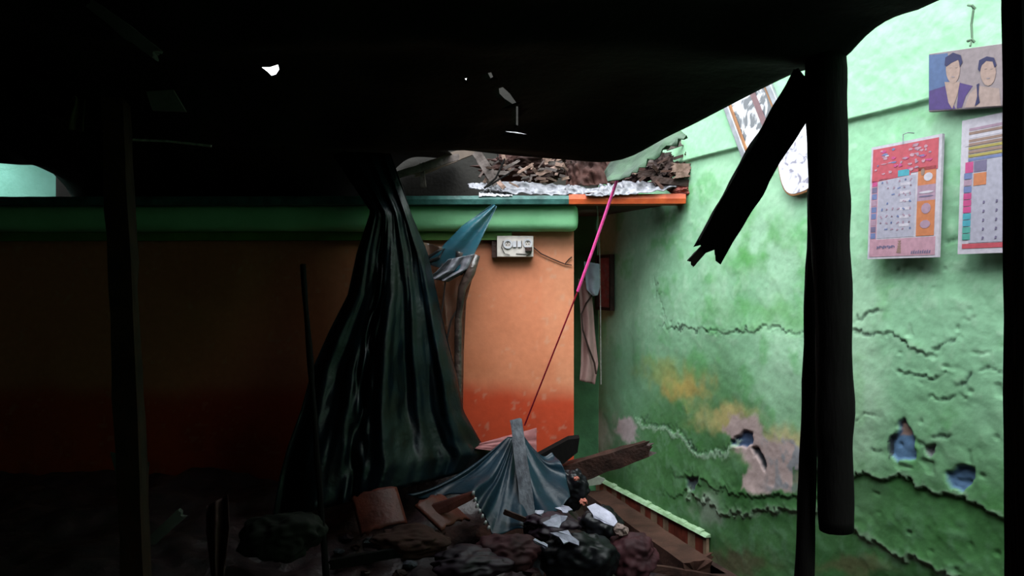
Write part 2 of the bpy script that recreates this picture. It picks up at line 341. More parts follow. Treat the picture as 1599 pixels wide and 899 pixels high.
    base = spot(1150, 880, 60, 26, (0.14, 0.10, 0.06), .8, base); base = spot(1340, 885, 60, 14, (0.18, 0.14, 0.07), .6, base)
    dsp = dsp + .020 * sstep(2.150, 2.158, Z + (n2 - .5) * .01)                                 # ledge line
    base = mixc(base, (0.15, 0.36, 0.18), np.exp(-((Z - 2.150) / .006) ** 2) * .6)  # shadow under the ledge painted as a darker green line
    return base, dsp
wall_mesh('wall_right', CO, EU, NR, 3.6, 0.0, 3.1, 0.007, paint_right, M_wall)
b = MB(); q0 = CO + EU * 3.58; q1 = CO + EU * 7.5
b.hexa([q0, q1, q1 - NR * .12, q0 - NR * .12], [p + Vector((0, 0, 3.1)) for p in (q0, q1, q1 - NR * .12, q0 - NR * .12)])
structure(b.build('wall_right', [M_band]))

# orange wall with its red-brown dado
def paint_orange(U, Z):
    n1 = fbm(U * 2, Z * 2, 51); n2 = fbm(U * 8, Z * 8, 52); n3 = fbm(U * 3, Z * .8, 55)
    c = np.ones(U.shape + (3,)) * np.array((0.66, 0.225, 0.110))
    c = mixc(c, (0.52, 0.16, 0.07), sstep(.5, .75, n1) * .6); c = mixc(c, (0.70, 0.30, 0.16), sstep(.5, .7, n3) * .5)
    edge = .83 + (n1 - .5) * .22
    c = mixc(c, (0.54, 0.062, 0.018), sstep(edge + .09, edge - .07, Z)); c = mixc(c, (0.36, 0.04, 0.014), sstep(.5, .7, n2) * sstep(.8, .5, Z) * .5)
    c = mixc(c, (0.60, 0.42, 0.30), sstep(.79, .82, vnoise(U * 45, Z * 45, 77)) * .25 * sstep(.5, .6, n2))
    return c, (n1 - .5) * .012
OL = Vector((-3.30, 4.62, 0)); OR = Vector((0.362, 4.50, 0)); oe = (OR - OL).normalized(); on = Vector((oe.y, -oe.x, 0))
wall_mesh('wall_middle', OL, oe, on, (OR - OL).length, 0.0, 1.93, 0.012, paint_orange, M_orange)
b = MB(); bk = Vector((0, .35, 0)); o1 = OR - on * .002
b.hexa([OL + bk * .1 , o1 + Vector((0, .02, 0)), o1 + bk, OL + bk], [p + Vector((0, 0, 1.92)) for p in (OL + bk * .1, o1 + Vector((0, .02, 0)), o1 + bk, OL + bk)])
structure(b.build('wall_middle', [M_oredge]))
# recess behind it, far walls, floor
b = MB(); b.box(-0.2, 5.3, 1.966, 0.62, 5.4, 3.1); structure(b.build('wall_back', [M_shade_wall]))
b = MB(); b.box(-0.2, 5.3, 0, 0.62, 5.4, 1.93); structure(b.build('wall_back', [material('recess_shade_green', (0.07, 0.24, 0.10), 0.7, (0.03, 0.11, 0.045), 5, .3)]))  # green darkened to carry the shade of the recess
b = MB(); b.box(-3.55, 5.98, 1.5, 0.3, 6.1, 2.66); structure(b.build('wall_back', [M_shade_wall]))
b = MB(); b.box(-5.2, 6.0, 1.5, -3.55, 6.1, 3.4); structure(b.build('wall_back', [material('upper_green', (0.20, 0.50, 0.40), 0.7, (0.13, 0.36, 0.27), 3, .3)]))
b = MB(); b.box(-5.3, 4.55, 0, -3.28, 6.1, 1.93); structure(b.build('wall_left', [M_shade_wall]))
b = MB(); b.box(-3.35, -1.6, 0, -3.22, 4.58, 3.2); structure(b.build('wall_left', [M_shade_wall]))
b = MB(); b.box(-5.3, 4.56, 1.93, -5.2, 6.1, 3.4); structure(b.build('wall_left', [M_shade_wall]))
b = MB(); b.box(-3.4, -1.7, 0, 3.5, -1.6, 3.4); structure(b.build('wall_front', [M_shade_wall]))
b = MB(); b.box(-5.3, -1.7, -0.1, 3.5, 6.1, 0); structure(b.build('floor', [M_floor]))

# mint band with a rounded end over a narrow olive strip
b = MB(); prof = [(4.50, 1.925), (4.40, 1.925), (4.375, 1.905), (4.368, 1.86), (4.372, 1.815), (4.39, 1.785), (4.42, 1.775), (4.50, 1.775)]
xs = [-3.26 + i * .1 for i in range(37)] + [0.352, 0.366, 0.376, 0.380]; sc = [1.0] * 37 + [.98, .90, .74, .45]
vs = []
for x, s_ in zip(xs, sc):
    for (y, z) in prof:
        wv = 0.004 * noise.noise(Vector((x * 5, y * 9, z * 9))) + 0.08 * max(0, (0.36 - x)) / 3.6
        vs.append((x, 4.46 + (y - 4.46) * s_ + wv, 1.85 + (z - 1.85) * s_ + 0.004 * noise.noise(Vector((x * 4, 1, z * 20)))))
k = len(prof); fs = [(i * k + j, (i + 1) * k + j, (i + 1) * k + j + 1, i * k + j + 1) for i in range(len(xs) - 1) for j in range(k - 1)]
fs.append(tuple((len(xs) - 1) * k + j for j in range(k)))
structure(mesh_obj('trim_1', vs, fs, M_band, smooth=True))
b = MB(); b.hexa([(-3.26, 4.57, 1.725), (0.0, 4.455, 1.725), (0.0, 4.53, 1.725), (-3.26, 4.66, 1.725)], [(-3.26, 4.57, 1.79), (0.0, 4.455, 1.79), (0.0, 4.53, 1.79), (-3.26, 4.66, 1.79)])
structure(b.build('trim_2', [M_band2]))
# tiled skirting along the right wall
b = MB(); rr = random.Random(4); u = 0.0; i = 0
while u < 1.27:
    wd = rr.uniform(.045, .075); a0 = CO + EU * u; a1 = CO + EU * min(u + wd - .003, 1.28)
    c = [a0 + NR * .004, a1 + NR * .004, a1 + NR * .022, a0 + NR * .022]
    b.hexa([p.copy() for p in c], [p + Vector((0, 0, .122)) for p in c], i % 2 if rr.random() < .8 else 1); u += wd; i += 1
a0 = CO + NR * .001; a1 = CO + EU * 1.29 + NR * .001
for k in range(24):
    p = a0.lerp(a1, k / 24); q = a0.lerp(a1, (k + 1) / 24); h = .138 + .010 * rr.random()
    b.hexa([p + Vector((0, 0, .122)), q + Vector((0, 0, .122)), q + NR * .034 + Vector((0, 0, .124)), p + NR * .034 + Vector((0, 0, .124))],
           [p + Vector((0, 0, h)), q + Vector((0, 0, h)), q + NR * .024 + Vector((0, 0, h - .006)), p + NR * .024 + Vector((0, 0, h - .006))], 2)
structure(b.build('baseboard_right', [material('cream_tile', (0.36, 0.25, 0.17), 0.5, (0.22, 0.14, 0.09), 20), material('brick_red_tile', (0.24, 0.055, 0.035), 0.5, (0.14, 0.03, 0.02), 20), material('skirting_lip', (0.42, 0.62, 0.40), 0.6, (0.25, 0.42, 0.22), 20)]))

# ---------------------------------------------------------------- the loft shelf and the collapsed roof
ls = thing('loft_shelf', (0, 4.45, 1.93), 'long loft slab with a teal and an orange front edge, under the heap of debris', 'shelf')
b = MB(); b.box(-3.24, 4.36, 1.93, 0.885, 5.99, 1.965); bevel(b.build('slab', [material('dusty_slab', (0.16, 0.11, 0.07), .8, (0.08, .05, .03), 6, .3)], ls), .004)
def edge_strip(x0, x1, y0, y1, m, seed, zt):
    b = MB(); n = max(4, int((x1 - x0) / .05)); vs = []
    for i in range(n + 1):
        x = lerp(x0, x1, i / n); r = .004 * noise.noise(Vector((x * 14, seed, 0)))
        yy = lerp(y0, y1, i / n)
        vs += [(x, yy - .03 + r, 1.918), (x, yy - .036 + r, 1.945), (x, yy - .03 + r, zt + r), (x, 4.40, zt + r), (x, 4.40, 1.918)]
    fs = [(i * 5 + j, i * 5 + (j + 1) % 5, (i + 1) * 5 + (j + 1) % 5, (i + 1) * 5 + j) for i in range(n) for j in range(5)] + [(4, 3, 2, 1, 0), tuple(n * 5 + j for j in range(5))]
    b.add(vs, fs); return b
o = edge_strip(-3.24, 0.318, 4.40, 4.33, M_teal, 1, 1.965).build('teal_edge', M_teal, ls); o['label'] = 'teal painted front edge'
o = edge_strip(0.318, 0.965, 4.33, 4.30, M_oredge, 2, 1.972).build('orange_edge', M_oredge, ls); o['label'] = 'orange painted front edge'
# broken masonry end where the shelf meets the wall
o = blob('broken_masonry', P(1066, 298, 4.33), (.07, .05, .035), material('red_masonry', (0.42, 0.12, 0.10), .8, (0.22, .05, .04), 25, .5), 3, .5, 4, 4, smooth=False)
tag(o, 'crumbled red masonry lump at the right end of the loft shelf', 'rubble')

# roof sheet: right edge first, near to far
RE = [(-1.6, 1.25, 2.55), (0.6, 1.20, 2.42)]
ed = [(1484, 3, 2.05), (1440, 13, 2.10), (1400, 24, 2.15), (1368, 42, 2.2), (1340, 70, 2.25), (1322, 94, 2.3), (1290, 102, 2.36), (1255, 108, 2.44), (1220, 124, 2.54), (1185, 142, 2.64),
      (1150, 160, 2.74), (1105, 183, 2.86), (1070, 202, 2.95), (1040, 214, 3.02), (1005, 236, 3.1), (975, 250, 3.18), (940, 254, 3.22), (900, 250, 3.26), (850, 246, 3.30), (800, 242, 3.34), (750, 236, 3.40), (715, 232, 3.55),
      (700, 232, 3.8), (700, 236, 4.1), (705, 240, 4.5), (715, 248, 5.0), (720, 250, 5.98)]
for e in ed: p = P(*e); RE.append((p.y, p.x, p.z))
rows = []
for i, (y, x, z) in enumerate(RE):
    row = []; n = 60
    for j in range(n + 1):
        t = j / n; xl = -3.18 if y < 4.6 else -3.9
        X = lerp(x, xl, t); rise = 0.30 * sstep(-0.8, -3.0, np.array(X)) + 0.06 * (1 - math.exp(-t * 9))
        if y > 4.3: rise = rise * 1.0
        q = Vector((X * 1.7, y * 1.7, 0)); zz = z + float(rise) * 1.0 + .05 * noise.noise(q) * min(1, t * 10) + .02 * noise.noise(q * 3) * min(1, t * 14)
        dk = float(sstep(-.75, -1.25, np.array(X)) * (1 - sstep(-2.95, -3.35, np.array(X))) * sstep(3.4, 4.7, np.array(y))); zz = lerp(zz, 2.0 + .03 * noise.noise(q * 2), dk)  # dip of the sheet added to keep the back left dark
        if t == 0: zz += .004 * noise.noise(Vector((y * 9, 0, 3)))
        row.append(Vector((X, y + .05 * t * math.sin(j), zz)))
    rows.append(row)
o = grid('roof_sheet', rows, M_roof, thick=.014, sub=1); tag(o, 'huge black sagging roof sheet hanging over the whole room', 'roof')
# small torn holes in the sheet through which the sky shows
cut = MB()
for pl in [[(409, 105), (421, 105), (434, 101), (436, 108), (431, 116), (424, 118), (418, 112)], [(762, 114), (767, 113), (770, 120), (766, 122)], [(779, 138), (785, 136), (796, 146), (806, 160), (800, 162), (788, 154), (780, 146)],
           [(806, 166), (809, 166), (809, 196), (806, 195)], [(726, 123), (729, 122), (728, 125)], [(789, 205), (806, 206), (824, 210), (806, 208.5)]]:
    a_ = [P(x, y, .7) for x, y in pl]; b_ = [P(x, y, 4.3) for x, y in pl]; n_ = len(pl)
    cut.add(a_ + b_, [tuple(range(n_))[::-1], tuple(range(n_, 2 * n_))] + [(k, (k + 1) % n_, n_ + (k + 1) % n_, n_ + k) for k in range(n_)])
co_ = cut.build('cutter', M_roof); mo = o.modifiers.new('holes', 'BOOLEAN'); mo.operation = 'DIFFERENCE'; mo.object = co_; mo.solver = 'EXACT'
bpy.context.view_layer.update(); dg = bpy.context.evaluated_depsgraph_get()
nm_ = bpy.data.meshes.new_from_object(o.evaluated_get(dg)); o.modifiers.clear(); o.data = nm_; nm_.name = 'roof_sheet'; bpy.data.objects.remove(co_)
# ragged leaf of green sheeting hanging off the far edge
keys = [(0, (1062, 203, 1074, 214)), (.3, (1030, 212, 1040, 232)), (.6, (985, 238, 1000, 262)), (.85, (955, 250, 975, 280)), (1, (944, 268, 950, 286))]
pts = []
for i in range(19):
    t = i / 18; a = interp(keys, t); dd = 3.50 + .30 * t; row = []
    for j in range(9):
        s_ = j / 8; r = noise.noise(Vector((i * .9, j * .8, 5)))
        row.append(P(lerp(a[0], a[2], s_) + r * 5 * s_, lerp(a[1], a[3], s_) + r * 8 * s_, dd - .28 * s_ + .03 * math.sin(s_ * 5 + t * 7)))
    pts.append(row)
tag(grid('torn_sheet', pts, M_greensheet, thick=.004), 'ragged green leaf of sheeting hanging off the roof edge above the rope', 'sheet')

# ---------------------------------------------------------------- dark timbers in front
D = 2.32
hanging = plank('roof_log', P(1288, 92, D), P(1307, 828, D), .126, .11, M_silhouette, 5, (.02, .0), n=40, wob=.006, bend=.012, rnd=True, taper=(.98, .80))
o = hanging
vs = o.data.vertices
tag(o, 'thick silhouette-black log hanging upright in front of the green wall', 'log')
o = plank('prop_pole', P(1276, 300, D + .115), P(1246, 1215, D + .02), .056, .05, M_silhouette, 6, (.01, 0), n=30, wob=.004, rnd=True)
tag(o, 'slim black pole standing on the floor behind the thick log', 'pole')
o = plank('broken_rafter', P(1264, 124, D + .05), P(1112, 382, 2.62), .104, .05, M_silhouette, 12, (.02, .045), n=26, wob=.006)
tag(o, 'black broken rafter slanting down left with a splintered lower end', 'rafter')
o = plank('splinter', P(1103, 384, 2.62), P(1081, 408, 2.63), .028, .02, material('dark_splinter_wood', (.05, .03, .025), .8), 14, (.01, .015), n=6, wob=.002, parent=o)
o['label'] = 'dark brown splinter tip'
b = MB(); 
x0 = (1566 - CX) / FP * 1.25
vs = []; n = 40
for i in range(n + 1):
    z = 2.5 * i / n; r = .003 * noise.noise(Vector((z * 8, 0, 0))); xx = x0 + (1.5 - z) * 0.004
    vs += [(xx + r, 1.20, z), (xx + .11, 1.20, z), (xx + .11, 1.25, z), (xx + r, 1.25, z), ]
fs = [(i * 4 + j, i * 4 + (j + 1) % 4, (i + 1) * 4 + (j + 1) % 4, (i + 1) * 4 + j) for i in range(n) for j in range(4)] + [(3, 2, 1, 0), tuple(n * 4 + j for j in range(4))]
b.add(vs, fs); o = b.build('door_post', M_silhouette); tag(o, 'straight black door post at the right edge of the view', 'post')

# ---------------------------------------------------------------- things on the right wall
def wall_poly(mb, pts, off, mi, th=.0008): mb.slab([W(x, y, off) for x, y in pts][::-1], NR, th, mi)
def wall_rect(mb, u0, z0, u1, z1, off, mi, th=.0008):
    c = [CO + EU * a + Vector((0, 0, z)) + NR * off for a, z in ((u0, z0), (u1, z0), (u1, z1), (u0, z1))]
    mb.slab(c[::-1], NR, th, mi)
def uof(px): return (5.3 - RX0 / ((px - CX) / FP + .383)) / .9338
def flat(name, c, r=.5):
    c = tuple(x * .66 for x in c)
    return material(name, c, r, tuple(x * .82 for x in c), 60, spec=.3)
K = dict(white=flat('cal_white', (0.80, 0.74, 0.84)), red=flat('cal_red', (0.72, 0.12, 0.16)), pink=flat('cal_pink', (0.72, 0.40, 0.50)), grid=flat('cal_grid', (0.58, 0.56, 0.68)),
         orange=flat('cal_orange', (0.80, 0.28, 0.12)), blue=flat('cal_blue', (0.22, 0.28, 0.55)), ink=flat('cal_ink', (0.24, 0.20, 0.34)), teal=flat('cal_teal', (0.10, 0.50, 0.62)),
         yellow=flat('cal_yellow', (0.55, 0.45, 0.12)), brown=flat('cal_brown', (0.42, 0.27, 0.22)), magenta=flat('cal_magenta', (0.75, 0.10, 0.32)), mauve=flat('cal_mauve', (0.55, 0.36, 0.48)), green=flat('cal_green', (0.12, 0.50, 0.42)))
KL = list(K.values()); KI = {k: i for i, k in enumerate(K)}
def calendar(name, u0, u1, z0, z1, label, fill, off=.040):
    t = thing(name, tuple(CO + EU * ((u0 + u1) / 2) + Vector((0, 0, z0))), label, 'calendar')
    b = MB(); c = [CO + EU * a + Vector((0, 0, z)) for a, z in ((u0, z0), (u1, z0), (u1, z1), (u0, z1))]
    lean = [NR * off, NR * off, NR * (off - .022), NR * (off - .022)]
    b.slab([p + l for p, l in zip(c, lean)][::-1], NR, .012, 0)
    def R(a, b_, c_, d_, k, o=.0125, th=.0006):     # a..c across, b..d up, as fractions
        q = [(a, b_), (c_, b_), (c_, d_), (a, d_)]
        pts = [CO + EU * lerp(u0, u1, x) + Vector((0, 0, lerp(z0, z1, y))) + NR * (off - .022 * y + o) for x, y in q]
        b.slab(pts[::-1], NR, th, KI[k])
    def G(pl, k, o=.0132):
        pts = [CO + EU * lerp(u0, u1, x) + Vector((0, 0, lerp(z0, z1, y))) + NR * (off - .022 * y + o) for x, y in pl]; b.slab(pts[::-1], NR, .0006, KI[k])
    fill(R, G)
    b.build('pages', KL, t); return t
def fill1(R, G):
    R(.03, .02, .96, .17, 'pink'); R(.03, .17, .13, .72, 'pink'); R(.03, .72, .96, .975, 'red')
    G([(.03, .68), (.60, .70), (.60, .76), (.03, .74)], 'red')
    R(.13, .17, .68, .71, 'white'); R(.14, .18, .67, .70, 'grid', .0132); R(.70, .18, .94, .47, 'orange'); R(.70, .47, .94, .60, 'mauve'); R(.70, .60, .94, .75, 'orange')
    R(.42, .70, .58, .755, 'teal', .0136)
    for k, c in enumerate(['magenta', 'ink', 'blue', 'mauve', 'blue', 'blue', 'mauve', 'ink', 'blue']): R(.04, .18 + (8 - k) * .058, .115, .18 + (8 - k) * .058 + .048, c, .0132)
    rr = random.Random(3)
    for r in range(8):
        for c in range(6):
            x = .18 + c * .083; y = .66 - r * .06
            if rr.random() < .85:
                for s_ in range(2):
                    dx = rr.uniform(-.014, .014); dy = rr.uniform(-.01, .01); G([(x + dx, y + dy), (x + dx + .024, y + dy + .003), (x + dx + .018, y + dy + .014), (x + dx + .004, y + dy + .012)], 'blue' if (r + c) % 4 == 0 else 'mauve', .0140)
    for r in range(6): R(.46, .62 - r * .07, .60, .645 - r * .07, 'white', .0136)
    # shapes in the red header
    for k in range(46):
        x = rr.uniform(.06, .86); y = rr.uniform(.78, .95) if k < 36 else rr.uniform(.73, .79); w_ = rr.uniform(.03, .11); h = rr.uniform(.012, .035)
        if x + w_ > .94: continue
        c = rr.choice(['mauve', 'pink', 'magenta', 'pink', 'blue' if x > .6 or x < .35 else 'pink', 'white' if k % 4 == 0 else 'mauve'])
        G([(x + w_ * .5 + w_ * .5 * math.cos(a) * rr.uniform(.6, 1.1), y + h * .5 + h * .5 * math.sin(a) * rr.uniform(.5, 1.2)) for a in [k2 * math.pi / 4 for k2 in range(8)]], c, .0132 + k * .00002)
    for (x, y, w_, h, c) in [(.78, .63, .12, .07, 'white'), (.74, .68, .05, .06, 'brown'), (.72, .53, .2, .02, 'white'), (.72, .50, .2, .012, 'ink'), (.76, .36, .13, .09, 'mauve'), (.75, .24, .14, .07, 'mauve')]:
        G([(x + w_ * .5 + w_ * .5 * math.cos(a), y + h * .5 + h * .5 * math.sin(a)) for a in [k * math.pi / 5 for k in range(10)]], c)
    for k in range(9):       # scribbled line of lettering along the foot
        x = .14 + k * .03; G([(x, .085 + .012 * (k % 3)), (x + .026, .09), (x + .03, .105 + .01 * (k % 2)), (x + .006, .115)], 'ink')
    for k in range(9):
        x = .64 + k * .03; G([(x, .035), (x + .02, .035), (x + .024, .06 + .008 * (k % 2)), (x + .004, .055)], 'ink')
    for k in range(5): G([(.43 + .012 * k, .05 + .02 * k), (.50 - .005 * k, .045 + .022 * k), (.50, .065 + .022 * k), (.45, .07 + .02 * k)], 'brown')
u0, u1 = uof(1370), uof(1481)
t1 = calendar('wall_calendar', u0, u1, 1.577, 2.02, 'red and lilac wall calendar with orange side pictures, left one of the two', fill1)
b = MB(); hp = CO + EU * (uof(1421)) + NR * .035; b.tube([hp + Vector((0, 0, 2.01)), hp + Vector((0, 0, 2.045)), hp + EU * .022 + Vector((0, 0, 2.048)), hp + EU * .022 + NR * -.03 + Vector((0, 0, 2.048))], .002, 6)
b.build('hanger', M_frame, t1)
def fill2(R, G):
    R(.05, .04, .98, .075, 'red'); R(.05, .80, .98, .955, 'white')
    for k, c in enumerate(['mauve', 'brown', 'white', 'brown', 'brown', 'yellow', 'brown', 'yellow', 'blue']): R(.09, .93 - k * .028 - .02, .97, .93 - k * .028, c, .0132)
    R(.12, .08, .97, .69, 'grid')
    R(.06, .60, .15, .68, 'magenta', .0132); R(.16, .60, .30, .68, 'ink', .0134); R(.16, .50, .30, .59, 'orange', .0134)
    for k, c in enumerate(['blue', 'mauve', 'blue', 'magenta', 'magenta', 'magenta', 'teal', 'teal', 'green', 'green']): R(.05, .555 - k * .05, .14, .555 - k * .05 + .044, c, .0132)
    for c in range(5):
        for r in range(5):
            x = .27 + c * .14; y = .36 - r * .065
            G([(x, y), (x + .02, y + .004), (x + .024, y + .02), (x + .006, y + .024)], 'ink', .0136)
u0 = uof(1512)
calendar('wall_calendar', u0, u0 + .33, 1.585, 2.05, 'white wall calendar with a coloured stripe column, half hidden by the door post', fill2)

# couple portrait on a thick board
u0 = uof(1450); c0 = CO + EU * u0
pt = thing('portrait_photo', tuple(c0 + Vector((0, 0, 2.118))), 'framed portrait of a man and a woman hung high on the green wall', 'picture')
PC = [flat('photo_back', (0.42, 0.34, 0.36), .35), flat('photo_blue', (0.12, 0.20, 0.42), .35), flat('photo_purple', (0.11, 0.06, 0.26), .35), flat('photo_hair', (0.03, 0.03, 0.13), .35), flat('photo_skin', (0.58, 0.40, 0.34), .35), flat('photo_dress', (0.55, 0.40, 0.36), .35), flat('photo_edge', (0.35, 0.30, 0.32), .5)]
b = MB(); b.slab([W(x, y, .056) - NR * .022 for x, y in ((1450, 175), (1605, 163), (1605, 62), (1450, 84))][::-1], NR, .022, 6); bd = bevel(b.build('board', PC, pt), .002, 1)
b = MB(); O = .0562
def PR(x, y): return (x, y)
def ph(pts, mi, lay): b.slab([W(x, y, O + lay * .0004) for x, y in pts][::-1], NR, .0003, mi)
ph([(1450.5, 173), (1603, 161), (1603, 64), (1450.5, 86)], 0, 0)
def ell(cx, cy, a, bb, n=16): return [(cx + a * math.cos(2 * math.pi * k / n), cy + bb * math.sin(2 * math.pi * k / n)) for k in range(n)]
ph([(1450.5, 86), (1480, 83), (1484, 140), (1450.5, 160)], 1, 1)
ph([(1450.5, 172), (1451, 142), (1476, 134), (1492, 170)], 2, 2); ph([(1494, 169), (1498, 129), (1519, 134), (1508, 150), (1502, 168)], 2, 2)
ph([(1475, 128), (1499, 128), (1495, 148), (1487, 170), (1481, 160)], 4, 3)
ph(ell(1488, 108, 11, 22), 4, 4); ph([(1475, 102), (1476, 90), (1488, 82), (1500, 86), (1503, 97), (1499, 104), (1497, 93), (1486, 98), (1478, 104)], 3, 5)
ph([(1506, 168), (1514, 146), (1528, 134), (1560, 138), (1563, 165)], 5, 2)
ph(ell(1543, 112, 12, 22), 4, 4); ph([(1527, 108), (1529, 94), (1541, 88), (1552, 90), (1556, 101), (1553, 106), (1550, 96), (1540, 95), (1533, 102), (1530, 112)], 3, 5)
ph([(1525, 132), (1529, 130), (1528, 148), (1530, 160), (1522, 166), (1526, 150)], 3, 5)
for (x, y) in [(1484, 105), (1493, 105), (1539, 107), (1548, 107)]: ph(ell(x, y, 1.8, .8, 8), 5, 6)
for (x, y) in [(1488, 120), (1543, 122)]: ph(ell(x, y, 3, 1.0, 8), 0, 6)
b.build('print', PC, pt)
b = MB(); b.tube([W(1518, 10, 0.038), W(1520, 16, 0.046), W(1517, 38, 0.044), W(1518, 60, 0.044), W(1515, 72, 0.054)], .004, 6)
b.tube([W(1512, 8, 0.038), W(1518, 9, 0.050), W(1523, 14, 0.040)], .005, 6); b.tube([W(1511, 64, 0.040), W(1518, 62, 0.048), W(1522, 66, 0.040)], .005, 6)
tag(b.build('wall_hook', material('limewashed_cord', (.16, .26, .17), .8)), 'short paint-covered cord nailed above the couple portrait', 'cord')
# tilted mirror with a silver frame
ax = Vector((EU.x, EU.y, 0)); a = math.radians(28)
right = (EU * math.cos(a) + Vector((0, 0, math.sin(a)))); up = (-EU * math.sin(a) + Vector((0, 0, math.cos(a))))
bl = W(1169, 263, .02); mw, mh = .335, .52
mt = thing('framed_mirror', tuple(bl), 'tilted streaky mirror in a silver and brown frame behind the broken rafter', 'mirror')
def mrect(mb, x0, y0, x1, y1, o, th, mi): mb.slab([bl + right * x + up * y + NR * o for x, y in ((x0, y0), (x1, y0), (x1, y1), (x0, y1))][::-1], NR, th, mi)
b = MB(); fw = .034
for r in ((0, 0, fw, mh), (mw - fw, 0, mw, mh), (fw, 0, mw - fw, fw), (fw, mh - fw, mw - fw, mh)): mrect(b, *r, 0, .022, 0)
bevel(b.build('frame', M_frame, mt), .004)
b = MB(); g = fw; h = fw + .014
for r in ((g, g, h, mh - g), (mw - h, g, mw - g, mh - g), (h, g, mw - h, h), (h, mh - h, mw - h, mh - g)): mrect(b, *r, .002, .013, 0)
o = b.build('inner_rim', M_gold, mt); o['label'] = 'brown inner rim'
b = MB(); mrect(b, h - .002, h - .002, mw - h + .002, mh - h + .002, .003, .006, 0); b.build('glass', M_mirror, mt)
b = MB(); mrect(b, .19, h, .222, mh - h, .0095, .004, 0); o = b.build('strap', flat('rosy_strap', (.42, .24, .26)), mt); o['label'] = 'rosy strip down the glass'
# round-ended mirror
mt = thing('oval_mirror', tuple(W(1246, 296, .02)), 'pale round-ended mirror with a brown rim hanging between rafter and log', 'mirror')
cc = W(1245, 243, .022); ce = uof(1245)
def rr_pts(a, bb, o, n=40):
    pts = []
    for k in range(n):
        t = 2 * math.pi * k / n; c_, s_ = math.cos(t), math.sin(t)
        x = math.copysign(abs(c_) ** .62, c_) * a; y = math.copysign(abs(s_) ** .62, s_) * bb
        pts.append(cc + EU * (x * .96 + y * -.20) + Vector((0, 0, y + x * .12)) + NR * o)
    return pts
b = MB(); b.slab(rr_pts(.122, .178, 0)[::-1], NR, .014, 0); bevel(b.build('rim', M_gold, mt), .003)
b = MB(); b.slab(rr_pts(.114, .168, .0142)[::-1], NR, .002, 0); b.build('glass', M_mirror2, mt)
# small red picture near the corner
pic = thing('small_picture', tuple(W(950, 484, .02)), 'small red picture in a thin dark frame beside the hanging pink cloth', 'picture')
ua, ub = uof(936) + .02, uof(962); za, zb = W(950, 484).z, W(950, 398).z
b = MB()
for r in ((ua, za, ub, za + .02), (ua, zb - .02, ub, zb), (ua, za + .02, ua + .02, zb - .02), (ub - .02, za + .02, ub, zb - .02)): wall_rect(b, r[0], r[1], r[2], r[3], .012, 0, .03)
b.build('frame', M_brown, pic)
b = MB(); wall_rect(b, ua + .018, za + .018, ub - .018, zb - .018, .012, 0, .012)
for k in range(9):
    x = lerp(ua + .05, ub - .06, (k * 7 % 9) / 9); z = lerp(za + .05, zb - .06, k / 9); wall_rect(b, x, z, x + .03, z + .025, .0241, 1, .001)
b.build('print', [M_redframe, flat('pale_pink_print', (.6, .35, .35))], pic)

# ---------------------------------------------------------------- orange wall fittings
sb = thing('switchboard', tuple(P(803, 402, 4.5)), 'white switchboard with round sockets on the orange wall', 'switchboard')
def onwall(px, py): p = P(px, py, 4.5); return p
b = MB(); p = P(776, 401, 4.44); q = P(833, 368, 4.44)
b.hexa([p, Vector((q.x, 4.44, p.z)), Vector((q.x, 4.52, p.z)), Vector((p.x, 4.52, p.z))], [Vector((p.x, 4.44, q.z)), q, Vector((q.x, 4.52, q.z)), Vector((p.x, 4.52, q.z))])
bevel(b.build('box', M_board, sb), .004)
b = MB(); p2 = P(768, 402, 4.47); b.hexa([p2, Vector((p.x, 4.47, p2.z)), Vector((p.x, 4.52, p2.z)), Vector((p2.x, 4.52, p2.z))], [Vector((p2.x, 4.47, q.z)), Vector((p.x, 4.47, q.z)), Vector((p.x, 4.52, q.z)), Vector((p2.x, 4.52, q.z))])
b.build('back_block', M_brown, sb)['label'] = 'brown wooden backing block'
def disc(mb, c, r0, r1, y, th, mi, n=20):
    o_ = [Vector((c.x + r1 * math.cos(2 * math.pi * k / n), y, c.z + r1 * math.sin(2 * math.pi * k / n))) for k in range(n)]
    i_ = [Vector((c.x + r0 * math.cos(2 * math.pi * k / n), y, c.z + r0 * math.sin(2 * math.pi * k / n))) for k in range(n)]
    f = Vector((0, -th, 0)); mb.add(o_ + i_ + [v + f for v in o_] + [v + f for v in i_], [x for k in range(n) for x in ((2 * n + k, 2 * n + (k + 1) % n, 3 * n + (k + 1) % n, 3 * n + k), (k, (k + 1) % n, 2 * n + (k + 1) % n, 2 * n + k), (n + k, 3 * n + k, 3 * n + (k + 1) % n, n + (k + 1) % n))], mi)
for (cx, cy) in ((793, 381), (824, 380)):
    b = MB(); c = P(cx, cy, 4.44); disc(b, c, .017, .027, 4.44, .010, 0); disc(b, c, 0.0001, .017, 4.44, .003, 1)
    for dx, dz in ((-.007, -.004), (.007, -.004), (0, .008)): disc(b, Vector((c.x + dx, 0, c.z + dz)), .0001, .003, 4.436, .003, 2, 8)
    b.build('socket', [M_white, M_board, M_dark], sb)
for cx in (803.5, 811):
    b = MB(); c = P(cx, 381, 4.44); b.box(c.x - .010, 4.430, c.z - .017, c.x + .010, 4.441, c.z + .017); b.build('rocker_switch', M_white, sb)
    b = MB(); b.tube([(c.x + .013, 4.438, c.z - .02), (c.x + .013, 4.438, c.z + .02)], .0014, 5); b.build('seam', M_dark, sb)
b = MB(); b.box(P(820, 0, 4.44).x, 4.41, P(0, 392, 4.44).z, P(831, 0, 4.44).x, 4.438, P(0, 386, 4.44).z); o = b.build('plug', M_brown, sb); o['label'] = 'brown plug in the right socket'
b = MB(); b.tube([P(826, 390, 4.43), P(829, 396, 4.43), P(822, 399, 4.435)], .003, 6); b.build('plug_pin', M_brown, o)
